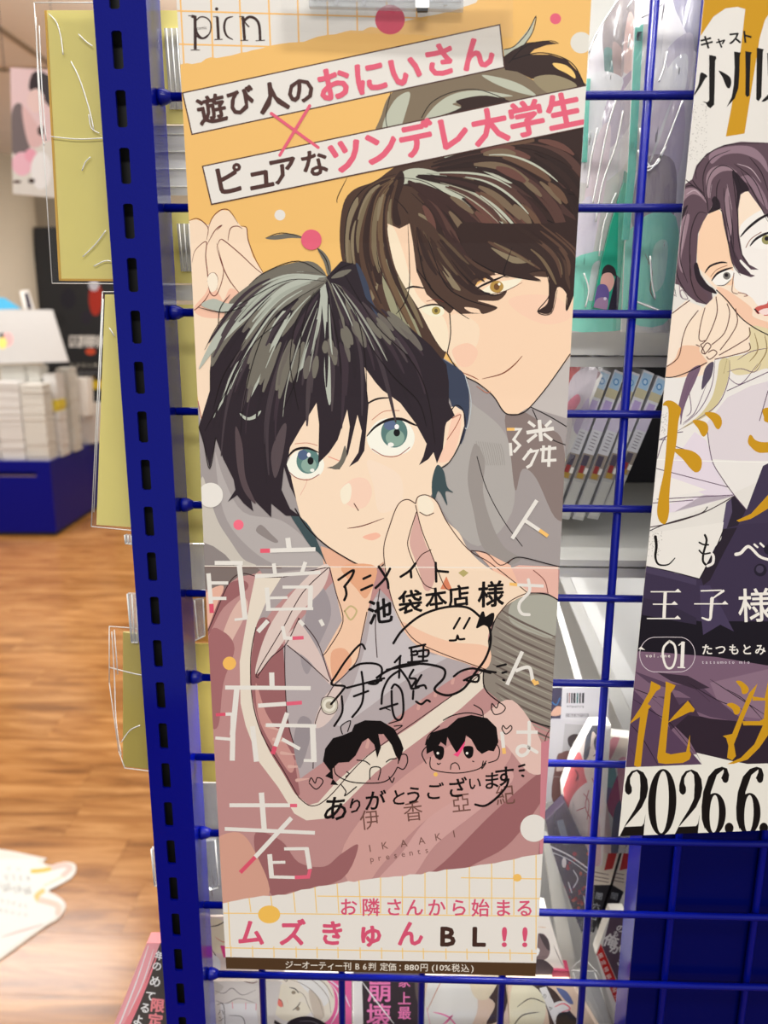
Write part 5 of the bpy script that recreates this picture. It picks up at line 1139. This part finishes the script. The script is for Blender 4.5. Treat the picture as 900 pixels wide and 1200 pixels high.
pack('goods pack in clear bag with cut corner beside the right edge of the central poster', '692,60 702,36 729,-8 745,-8 736,200 728,388 664,390 672,200', .046,
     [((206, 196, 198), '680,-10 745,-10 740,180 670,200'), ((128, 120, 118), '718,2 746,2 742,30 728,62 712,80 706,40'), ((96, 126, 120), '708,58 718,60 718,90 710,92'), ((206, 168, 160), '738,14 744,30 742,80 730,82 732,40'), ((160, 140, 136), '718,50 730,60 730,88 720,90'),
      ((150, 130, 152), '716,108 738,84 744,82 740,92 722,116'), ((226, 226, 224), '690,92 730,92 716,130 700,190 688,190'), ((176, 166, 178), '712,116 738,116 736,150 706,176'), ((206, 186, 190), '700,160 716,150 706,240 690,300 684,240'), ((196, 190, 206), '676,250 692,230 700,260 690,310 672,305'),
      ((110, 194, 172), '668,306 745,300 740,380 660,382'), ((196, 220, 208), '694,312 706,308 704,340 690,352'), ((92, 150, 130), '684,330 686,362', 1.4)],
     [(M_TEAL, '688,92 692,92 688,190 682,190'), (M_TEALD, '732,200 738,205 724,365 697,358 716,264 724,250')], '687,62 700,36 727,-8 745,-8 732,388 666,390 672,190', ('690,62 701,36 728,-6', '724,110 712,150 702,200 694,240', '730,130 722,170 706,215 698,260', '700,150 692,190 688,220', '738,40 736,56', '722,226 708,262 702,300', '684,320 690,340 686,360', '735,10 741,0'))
# printed figure on the deep teal case
cs = slab('pen_case', '731,214 738,216 724,366 695,360 706,304 716,264', .0395, .004, M_TEALD); tag(cs, 'deep green-teal slim case printed with a dark-haired figure, inside the bag beside the vertical wire', 'case')
pr = Print(at(715, 330, .0395), (1, 0, 0), (0, 0, 1)).set_outline('731,214 738,216 724,366 695,360 706,304 716,264')
pr.poly((40, 34, 50), '722,322 727,326 724,366 712,366 718,340'); pr.poly((44, 38, 42), '706,316 712,310 720,314 722,324 716,322 706,326', True); pr.poly((206, 158, 148), '706,322 716,320 720,330 714,342 704,336', True); pr.poly((96, 80, 140), '700,336 710,334 714,346 708,362 697,358', True); pr.poly((150, 120, 150), '700,350 712,350 710,364 696,362', True)
pr.circ((210, 200, 215), 709, 350, 1.8); pr.flush(cs)
board('sleeved_board', 'yellow board corner showing right of the central poster near its third wire', 'board', '600,190 692,191 677,266 600,266', .052, .002, M_CARD, 'yellow boards behind the grid')
# curled clear wrapper lying on the shelf
wr = empty('plastic_wrapper', tuple(at(700, 404, .09)), 'crumpled clear wrapper curling over the shelf edge right of the central poster', 'wrapper')
for k, s in enumerate(('666,372 690,370 712,380 735,378 733,400 715,408 690,405 668,392', '664,376 680,372 700,384 720,380 730,394 700,402 676,396')):
    slab('folded_film', s, .07-.004*k, .0003, M_CRINKLE, wr)
for s in ('667,398 680,410 696,418 714,420 733,415', '668,394 684,404 700,414 720,417', '676,380 690,376 700,384 712,396 722,404', '672,376 682,386 676,394', '690,372 704,378 716,392 730,398', '700,372 712,374 735,380'):
    tube('film_fold', [at(x, y, .068) for x, y in crm(P(s), False, 4)], .0007, M_EDGE_GLINT, wr, n=6)

# leaning slim white books
M_BOOKW = material('white_book_cover', (206, 206, 210), rough=.35); M_PG = material('book_pages', (214, 206, 190), rough=.7)
descs = ['leftmost of the leaning white-spined books, half hidden by the central poster edge', 'second leaning white-spined book from the left in the gap right of the central poster', 'third leaning white-spined book, middle of the row in the gap', 'fourth leaning white-spined book, just left of the last one', 'rightmost and shortest-looking leaning white-spined book by the dark recess']
def lerp(a, b, t): return (a[0]+(b[0]-a[0])*t, a[1]+(b[1]-a[1])*t)
for i, (bxm, txm, yb_, yt_) in enumerate(((638, 704, 608, 432), (654.5, 720.5, 609, 433), (671, 738, 610, 434), (688.5, 754.5, 609, 433), (706, 771, 599, 440))):
    Y = .112+.0*i; w = 12.2; sk = 3.5
    px = [(bxm, yb_-2), (bxm+w, yb_), (txm+w, yt_+5), (txm, yt_)]
    fr = [at(x, y, Y) for x, y in px]
    r = empty('slim_book', tuple(fr[0]), descs[i], 'book', 'leaning white-spined books')
    slab('cover', px, Y, .10, M_BOOKW, r)
    pr = Print(at(700, 500, Y), (1, 0, 0), (0, 0, 1)).set_outline(px)
    def sec(t0, t1, c, u0=0, u1=1):
        a, b = lerp(px[0], px[3], t0), lerp(px[1], px[2], t0); c_, d = lerp(px[0], px[3], t1), lerp(px[1], px[2], t1)
        pr.poly(c, [lerp(a, b, u0), lerp(a, b, u1), lerp(c_, d, u1), lerp(c_, d, u0)])
    sec(0, .27, (176, 176, 174)); sec(.02, .25, (190, 190, 186), .12, .88); sec(.27, .44, (150, 140, 130)); sec(.36, .43, (84, 78, 92), .15, .7); sec(.31, .36, (150, 60, 62), .2, .62); sec(.275, .31, (170, 140, 70), .2, .8); sec(.31, .35, (225, 220, 214), .7, 1)
    sec(.60, .78, (198, 190, 208)); sec(.70, .80, (170, 152, 196), .2, .85); sec(.82, .88, (188, 180, 148)); sec(.88, .985, (160, 190, 214), .08, .92)
    c1 = lerp(lerp(px[0], px[3], .93), lerp(px[1], px[2], .93), .5); pr.circ((90, 140, 190), c1[0], c1[1], 3.4, 4.2); pr.circ((180, 205, 225), c1[0], c1[1], 2, 2.6)
    pr.g = 'printed_lettering'
    for k, ch in enumerate('週末恋物語'):
        c2 = lerp(lerp(px[0], px[3], .66-k*.045), lerp(px[1], px[2], .66-k*.045), .5); pr.text((120, 110, 130), ch, c2[0], c2[1], 5.5, -20) if False else None
    for k in range(6):
        c2 = lerp(lerp(px[0], px[3], .58-k*.022), lerp(px[1], px[2], .58-k*.022), .5); pr.stroke((130, 124, 134), [(c2[0]-2.4, c2[1]-1), (c2[0]+2.4, c2[1]+1)], 1)
    pr.flush(r)
# blurred cover in film in front of the leaning books
r = board('wrapped_book', 'film-wrapped pale pink book cover leaning beside the central poster edge', 'book', '655,428 690,420 706,440 668,530 640,560', .095, .006, M_PAPER)
pr = Print(at(680, 480, .095), (1, 0, 0), (0, 0, 1)); pr.outline = None; pr.set_outline('655,428 690,420 706,440 668,530 640,560')
for c, s in (((150, 120, 124), '655,424 690,418 704,436 690,450 660,450'), ((176, 56, 52), '664,440 676,418 684,420 668,456'), ((196, 186, 192), '672,440 700,430 690,470 670,500 660,480'), ((216, 120, 140), '664,474 676,462 680,470 668,486'), ((176, 160, 190), '672,500 690,466 684,510'), ((220, 212, 206), '652,500 670,490 664,530 646,548')): pr.poly(c, s, True)
pr.flush(r); slab('film_wrap', '652,424 700,416 716,438 674,534 640,566', .0925, .0002, M_CRINKLE, r)
slab('film_wrap', '668,420 770,420 772,450 740,470 690,470', .1085, .0002, M_CRINKLE, r) if False else None

# back-cover card with barcode
r = board('barcode_book', 'grey book back with a barcode and a brownish photo panel, right of the central poster', 'book', '630,806 714,806 712,872 690,940 628,940', .105, .008, material('grey_card', (150, 148, 152)))
pr = Print(at(680, 860, .105), (1, 0, 0), (0, 0, 1)).set_outline('630,806 714,806 712,872 690,940 628,940')
pr.gain = 1.5; pr.poly((70, 66, 84), '630,806 659,806 657,842 640,842'); pr.stroke((60, 110, 160), '646,822 652,826 656,818', 1.2); pr.poly((200, 160, 140), '645,838 652,828 660,830 656,838', True)
pr.poly((196, 194, 198), '659,806 712,806 710,848 657,842')
xx = 664.5
while xx < 684:
    wv = R.choice((.7, 1.1, 1.8, 2.6)); pr.poly(R.choice(((50, 50, 54), (60, 100, 100), (130, 60, 50), (50, 50, 54))), [(xx, 812), (xx+wv, 812), (xx+wv-.3, 824), (xx-.3, 824)]); xx += wv+R.choice((.9, 1.3))
xx = 663
while xx < 690:
    wv = R.choice((.5, .9)); pr.poly((90, 88, 92), [(xx, 836), (xx+wv, 836), (xx+wv, 840.5), (xx, 840.5)]); xx += wv+.8
pr.words((80, 80, 84), '9784773', 664, 828, 684, 828.3, 3.5)
pr.poly((188, 186, 190), '628,842 712,848 700,940 628,940'); pr.poly((168, 166, 168), '662,848 690,850 686,892 658,890')
pr.poly((112, 82, 80), '652,890 658,882 668,880 678,888 686,900 684,940 648,940', True); pr.circ((196, 176, 170), 677, 869, 5, 7); pr.poly((74, 66, 68), '666,872 666,864 674,860 682,864 681,870 675,867 671,872 671,878', True); pr.poly((200, 180, 172), '652,898 672,896 672,902 652,904'); pr.poly((150, 100, 96), '660,911 668,911 664,928 659,926'); pr.stroke((150, 140, 140), '648,910 666,911', .8)
pr.flush(r)
# pink and white illustrated covers
r = board('illustrated_book', 'film-wrapped pale illustrated book cover with red-pink background behind the lower vertical wire', 'book', '694,850 716,850 706,1015 680,1015 664,985 660,925 672,890', .088, .012, M_PAPER)
OLi = '694,850 716,850 706,1015 680,1015 664,985 660,925 672,890'
pr = Print(at(690, 930, .088), (1, 0, 0), (0, 0, 1)).set_outline('694,850 716,850 706,1015 680,1015 664,985 660,925 672,890')
pr.poly((222, 104, 108), '660,880 680,882 690,910 684,930 664,960 655,950'); pr.poly((238, 222, 206), '686,862 704,852 704,900 692,920 684,900', True); pr.poly((64, 66, 78), '686,868 692,850 702,850 700,862 694,858 690,885 684,890', True); pr.poly((56, 58, 70), '696,868 702,860 703,876 698,880', True)
pr.stroke((90, 50, 50), '688,878 692,876', 1); pr.stroke((90, 50, 50), '696,886 700,882', 1.2); pr.poly((236, 222, 214), '668,940 690,916 708,930 706,1015 684,1015 668,985', True); pr.poly((226, 186, 184), '690,960 700,950 704,1010 690,1010', True)
for s in ('690,926 686,946 694,962', '676,950 686,946', '684,930 690,940 688,960', '694,912 700,930'): pr.stroke((196, 90, 96), s, 1)
pr.stroke((120, 30, 40), '675,915 677,908 674,902', 1.2); pr.flush(r); slab('film_wrap', OLi, .0855, .0002, M_CRINKLE, r)
r = board('illustrated_book', 'film-wrapped cover with teal, purple and pink print, right of the lower vertical wire', 'book', '706,862 742,866 738,1000 702,1000', .100, .012, M_PAPER)
pr = Print(at(720, 930, .100), (1, 0, 0), (0, 0, 1)).set_outline('706,862 742,866 738,1000 702,1000')
pr.poly((240, 226, 206), '706,862 742,866 740,892 706,892'); pr.poly((226, 150, 156), '716,866 726,864 718,885 710,896 712,880', True); pr.poly((110, 172, 170), '706,900 720,898 722,925 710,930', True); pr.poly((120, 106, 150), '708,924 720,926 718,945 712,944', True); pr.poly((176, 70, 110), '712,940 728,900 730,920 724,960 716,955', True); pr.poly((236, 208, 198), '702,940 712,946 716,1000 702,1000', True); pr.poly((80, 84, 110), '720,950 730,940 724,1000 716,1000', True); pr.poly((216, 150, 160), '724,892 736,892 730,940 726,930', True)
pr.flush(r); slab('film_wrap', '704,860 744,864 740,1000 700,1000', .0975, .0002, M_CRINKLE, r)
# dark flowery book, dark spines
r = board('flowered_book', 'film-wrapped dark purple book cover strewn with red flowers, at lower right of the central poster', 'book', '640,962 662,940 690,1000 695,1040 692,1093 681,1092 658,1030 645,990', .080, .010, material('dark_cover', (58, 48, 66), rough=.4))
pr = Print(at(670, 1030, .080), (1, 0, 0), (0, 0, 1)).set_outline('640,962 662,940 690,1000 695,1040 692,1093 681,1092 658,1030 645,990')
for i in range(60):
    x = R.uniform(658, 694); y = R.uniform(1000, 1070); pr.circ(R.choice(((160, 52, 60), (120, 46, 70), (190, 90, 80), (70, 50, 80), (40, 36, 52))), x, y, R.uniform(1, 2.6), R.uniform(1, 2.6))
for s in ('672,1020 677,1030 672,1040', '666,1034 670,1046', '684,1050 686,1062'): pr.stroke((210, 210, 220), s, 1.3)
pr.poly((52, 60, 80), '676,1070 695,1070 694,1093 681,1093'); pr.poly((120, 126, 140), '652,962 660,960 668,990 660,990'); pr.circ((224, 216, 216), 661, 1011, 2.6, 6); pr.stroke((225, 222, 226), '645,992 668,1003 692,1020', 1.6); pr.stroke((210, 210, 215), '645,998 668,1008 690,1024', 1)
pr.flush(r); slab('film_wrap', '640,960 662,938 692,1000 697,1040 694,1095 681,1094 656,1030 643,990', .0775, .0002, M_CRINKLE, r)
for lab, px, Y in (('black-based book spine with cream and red top beside the lower vertical wire', '699,985 730,985 715,1037 696,1093 684,1090 693,1037', .113), ('black-based book spine with cream and red top, right one next to the blue cabinet side', '733,985 745,985 742,1000 731,1045 711,1094 700,1090 718,1037', .116)):
    r = board('dark_spined_book', lab, 'book', px, Y, .08, material('black_book_cover', (34, 34, 42), rough=.4))
    pr = Print(at(710, 1030, Y), (1, 0, 0), (0, 0, 1)); q_ = P(px)
    pr.poly((226, 214, 196), [q_[0], q_[1], lerp(q_[2], q_[3], 0) if len(q_) == 6 else q_[3], q_[-1]])
    dx_ = 0 if Y < .115 else 18
    pr.poly((184, 60, 58), [(716+dx_, 985), (727+dx_*.9, 985), (718+dx_, 1018), (708+dx_, 1020)])
    for yy in (1022, 1027, 1031): pr.stroke((120, 90, 80), [(697+dx_, yy), (713+dx_, yy+3)], .9)
    pr.g = 'printed_lettering'
    for k, ch in enumerate('闇六白'): pr.text((190, 196, 204), ch, 702+dx_-k*3, 1050+k*12, 9, -12)
    pr.words((170, 176, 184), 'comics', 687+dx_*.95, 1086, 695+dx_*.95, 1088, 4)
    pr.flush(r)
r = board('banded_book', 'white book with dark cover and red paper band beside the blue cabinet side', 'book', '716,1070 733,1070 727,1200 722,1200 698,1118', .090, .010, M_PAPER)
pr = Print(at(715, 1130, .090), (1, 0, 0), (0, 0, 1)).set_outline('716,1070 733,1070 727,1200 722,1200 698,1118')
pr.poly((96, 78, 92), '716,1070 734,1070 728,1160 706,1110'); pr.poly((200, 48, 46), '704,1106 699,1119 722,1176 726,1158'); pr.poly((236, 232, 228), '700,1119 722,1178 720,1186 697,1122')
pr.g = 'printed_lettering'
for ch, x, y, s in (('の', 727, 1088, 10), ('俺', 716, 1103, 17), ('が', 722, 1112, 14), ('こ', 727, 1128, 9), ('も', 722, 1094, 7)): pr.text((232, 228, 226), ch, x, y, s, -22, .04)
for k, ch in enumerate('限定特装版発売'): pr.text((240, 220, 214), ch, 704+k*3.2, 1120+k*8, 6, -62, .02)
pr.flush(r)
# thin clear divider
dv = empty('clear_divider', tuple(at(690, 1195, .075)), 'thin clear divider with fine dark edges on the white rail at lower right', 'divider')
for s in ('668,1136 684,1122 702,1142 716,1200', '668,1137 700,1138', '672,1140 686,1200', '697,1140 719,1200'): tube('divider_edge', [at(x, y, .074) for x, y in P(s)], .0003, M_GREY, dv, n=5)
slab('divider_sheet', '669,1138 697,1139 719,1200 686,1200', .0745, .0004, M_ACRYL, dv)

# ---------------------------------------------------------------- bottom row of covers
def cover(name, label, px, Y, base, shapes, th=.010, film=None):
    r = board(name, label, 'book', px, Y, th, material('cover_stock', base, rough=.4), None)
    pr = Print(at(450, 1150, Y), (1, 0, 0), (0, 0, 1)).set_outline(px); pr.gain = .72
    for it in shapes:
        if it[0] == 't': pr.g = 'printed_lettering'; pr.text(it[1], it[2], it[3], it[4], it[5], it[6], it[7] if len(it) > 7 else 0); pr.g = 'printed_picture'
        elif it[0] == 's': pr.stroke(it[1], it[2], it[3], taper=True)
        elif it[0] == 'q': pr.poly(it[1], it[2])
        elif it[0] == 'c': pr.circ(it[1], *it[2:])
        else: pr.poly(it[0], it[1], True)
    pr.flush(r)
    if film: slab('film_wrap', px, Y-.0018, .0002, M_CLEAR, r)
    return r
KK = (44, 38, 40); PKc = (226, 98, 150)
cover('manga_book', 'book with pink and black lettered cover sticking out left of the post foot in view', '172,1105 222,1105 236,1210 130,1210', .050, (236, 140, 146),
      [('q', (70, 66, 64), '187,1105 232,1105 236,1210 150,1210'), ('q', (240, 150, 156), '172,1105 188,1105 166,1160 140,1210 128,1210'), ('s', (252, 226, 226), '174,1108 160,1150 142,1196 136,1210', 1.6), ('s', (252, 210, 212), '180,1112 168,1150 150,1190', 1.2), ('s', (232, 122, 132), '184,1120 172,1152 158,1186 150,1204', 3),
       ('t', (236, 234, 228), '年', 187, 1120, 11, -12, .04), ('t', (236, 234, 228), 'の', 184, 1132, 12, -12, .03), ('t', (236, 234, 228), 'め', 182, 1150, 14, -12, .03), ('t', (236, 234, 228), 'て', 176, 1167, 13, -12, .03), ('t', (236, 234, 228), 'る', 170, 1181, 13, -12, .03), ('t', (236, 234, 228), 'よ', 162, 1195, 13, -12, .03),
       ('t', (238, 128, 134), '限', 185, 1178, 17, -6, .05), ('t', (238, 128, 134), '定', 182, 1196, 18, -6, .05)])
cover('manga_book', 'maid-themed white lacy book cover at the foot of the gap between post and poster', '238,1150 330,1150 318,1215 244,1215', .056, (226, 222, 216),
      [((206, 202, 196), '246,1152 300,1155 300,1170 262,1180 248,1172'), ((190, 186, 178), '246,1150 262,1156 252,1166 246,1164'), ('s', (120, 110, 110), '250,1160 262,1164 272,1158 284,1166 300,1160', .8), ('s', (120, 110, 110), '252,1172 264,1176 280,1170 300,1176', .8), ('q', (236, 234, 230), '258,1176 300,1176 304,1212 262,1212'), ('s', (214, 104, 126), '272,1174 273,1182', 2), ('s', (214, 104, 126), '288,1175 288,1183', 2), ('s', (214, 104, 126), '300,1176 300,1184', 2),
       ('s', KK, '254,1178 262,1178 264,1210', .8), ('t', KK, 'ハ', 259, 1186, 8, 0), ('t', KK, 'ン', 259, 1194, 7, 0), ('s', KK, '268,1190 284,1192 286,1206 270,1206', .8), ('q', (80, 70, 64), '246,1146 262,1146 262,1150 246,1150'), ('s', (110, 70, 60), '280,1148 296,1152 304,1148', 1)])
cover('manga_book', 'upper cream and pink illustrated cover in the narrow gap just right of the post', '246,1074 330,1074 332,1147 249,1147', .052, (238, 222, 210),
      [((240, 202, 176), '246,1078 262,1080 270,1100 262,1116 248,1112'), ('s', KK, '246,1086 256,1084 266,1078', 1.4), ('s', (200, 130, 100), '252,1098 262,1104 268,1100', 1), ('q', (228, 70, 130), '258,1108 300,1110 300,1124 262,1122'), ('s', KK, '248,1112 254,1124 252,1140', 1), ((232, 226, 218), '248,1120 258,1126 256,1146 248,1146')])
cover('manga_book', 'book cover with a pale blond figure lying sideways on pink, below the central poster', '300,1143 412,1143 412,1215 296,1215', .058, (232, 228, 224),
      [('q', PKc, '356,1140 412,1140 412,1215 380,1215'), ('s', (240, 200, 216), '380,1144 400,1160 410,1180', 2), ((238, 236, 232), '300,1140 346,1140 336,1160 316,1182 300,1190'),
       ((238, 208, 190), '317,1175 322,1162 332,1152 346,1146 362,1158 368,1180 356,1192 342,1197 326,1192'),
       ((216, 208, 194), '330,1150 346,1142 366,1141 382,1148 391,1162 392,1180 386,1194 376,1199 368,1192 364,1182 358,1176 350,1172 356,1166 346,1160 338,1156'),
       ((228, 222, 210), '346,1144 366,1144 382,1156 386,1172 376,1180 366,1168 354,1156'), ((190, 180, 166), '362,1160 376,1172 380,1190 372,1196 366,1184'),
       ('s', (130, 120, 108), '340,1148 356,1154 372,1168 380,1192', .7), ('s', (130, 120, 108), '350,1143 368,1150 384,1168 388,1188', .7), ('s', (130, 120, 108), '346,1160 356,1166 362,1180 370,1194', .7), ('s', (130, 120, 108), '360,1142 380,1152 391,1170', .8),
       ('s', (120, 110, 98), '328,1154 330,1146 336,1150 338,1142 344,1146', .9), ('s', (120, 110, 98), '324,1158 318,1152 326,1152', .8),
       ('s', KK, '339,1157 346,1159 350,1164', 1.3), ('c', (140, 128, 110), 344, 1163, 2.6, 2), ('s', KK, '343,1184 349,1179 352,1174', 1.3), ('c', (140, 128, 110), 349, 1182, 2.4, 2.4),
       ((226, 120, 108), '325,1170 330,1173 331,1180 326,1178'), ('s', (130, 50, 50), '324,1170 330,1173 332,1180', .8), ('s', (210, 150, 130), '336,1172 338,1176', .8),
       ('s', KK, '310,1178 314,1190 324,1199 338,1204', 4), ('s', (120, 116, 120), '312,1178 318,1192 330,1200', .8), ((40, 36, 42), '336,1200 346,1193 362,1191 378,1197 392,1210 360,1218 336,1215'), ('s', (96, 92, 100), '350,1197 366,1197 380,1205', 1), ('s', (242, 238, 236), '387,1152 396,1166 396,1184 388,1200', 1.6), ('s', KK, '317,1172 322,1160 330,1152', .8)])
cover('manga_book', 'black book cover with large pink lettering below the central poster', '414,1143 492,1143 494,1215 414,1215', .060, (58, 52, 58),
      [('t', (236, 118, 168), '崩', 444, 1160, 30, 0, .02), ('t', (236, 118, 168), '壊', 444, 1190, 30, 0, .02), ('t', (236, 118, 168), '上', 474, 1170, 16, 0, .02), ('t', (236, 118, 168), '最', 474, 1187, 16, 0, .02), ('t', (236, 118, 168), '家', 474, 1150, 15, 0, .02), ('q', (214, 212, 210), '414,1140 424,1140 426,1215 414,1215'), ('s', (236, 232, 232), '424,1150 440,1172 462,1200', 1.6), ((90, 82, 80), '486,1142 494,1142 494,1180 488,1170')])
cover('manga_book', 'glossy film-wrapped pale skin-toned cover below the right half of the central poster', '496,1143 592,1143 598,1215 494,1215', .062, (236, 214, 196),
      [((242, 226, 210), '505,1142 545,1142 560,1180 540,1215 500,1215'), ((60, 54, 58), '560,1160 580,1144 596,1150 590,1190 570,1200 580,1176'), ((236, 204, 182), '552,1145 584,1143 572,1170 556,1168'), ('s', (226, 90, 150), '508,1186 526,1192 540,1210', 1.8), ('s', (226, 90, 150), '516,1204 530,1190 522,1200', 1.6), ('s', (226, 90, 150), '500,1180 504,1200', 1.4), ('s', (180, 120, 100), '500,1186 512,1160 520,1144', 1)], film=True)
cover('manga_book', 'film-wrapped cover with black hair and a white lettered strip, right below the poster corner', '594,1150 668,1150 706,1215 598,1215', .064, (236, 212, 190),
      [((60, 52, 54), '620,1152 646,1158 664,1180 690,1215 650,1215 640,1180'), ((236, 210, 188), '600,1156 626,1156 640,1180 628,1215 600,1215'), ('s', KK, '606,1180 622,1170 640,1176', 1.2), ('s', KK, '600,1205 612,1190 632,1186', 1.4), ('q', (240, 238, 234), '632,1158 640,1156 668,1215 656,1215'), ('t', KK, 'カ', 638, 1167, 6, -20), ('t', KK, 'サ', 645, 1182, 6, -20), ('t', KK, 'イ', 652, 1197, 6, -20),
       ('c', (236, 232, 230), 658, 1180, 11, 7), ('s', (220, 90, 110), '650,1180 660,1176 668,1182 658,1186', 1.6), ((86, 104, 150), '652,1158 664,1162 672,1176 664,1174'), ((34, 40, 40), '652,1192 664,1186 680,1200 684,1215 656,1215')], film=True)
cover('manga_book', 'book with pale cover and grey-brown round hair, showing right of the poster bottom corner', '600,1060 640,1064 662,1136 668,1149 600,1149', .070, (232, 226, 216),
      [((116, 100, 100), '622,1100 636,1094 644,1106 642,1122 626,1126'), ((70, 62, 64), '632,1094 642,1100 644,1114 638,1108'), ((66, 58, 62), '620,1128 640,1126 656,1150 620,1150'), ('s', (190, 140, 80), '630,1086 640,1087', 1.6), ('s', KK, '626,1122 642,1121', .9), ('s', (120, 110, 104), '640,1068 650,1110 662,1136', 1), ((236, 220, 210), '622,1110 632,1112 630,1120 622,1122')])
cover('manga_book', 'small maroon book corner above the lowest wire at right of the poster', '649,1137 667,1138 669,1150 646,1150', .068, (150, 52, 78), [])
tag(box('display_ledge', (-.018, .065, FZ+.0005), (.19, .30, at(450, 1215, .06).z-.002), M_WHITE), 'white display ledge carrying the row of covers below the central poster', 'ledge')

fill_strip('b', .03, .48, .075, zA-.019, .13, 'added fill light strip under the front edge of the upper white shelf board')
fill_strip('c', .03, .48, .069, zB-.0115, .85, 'added fill light strip under the front edge of the lower white shelf board')

fill_strip('d', .0, .16, .026, -.34, 1.1, 'added fill light strip hidden behind the central poster, over the bottom row of books')
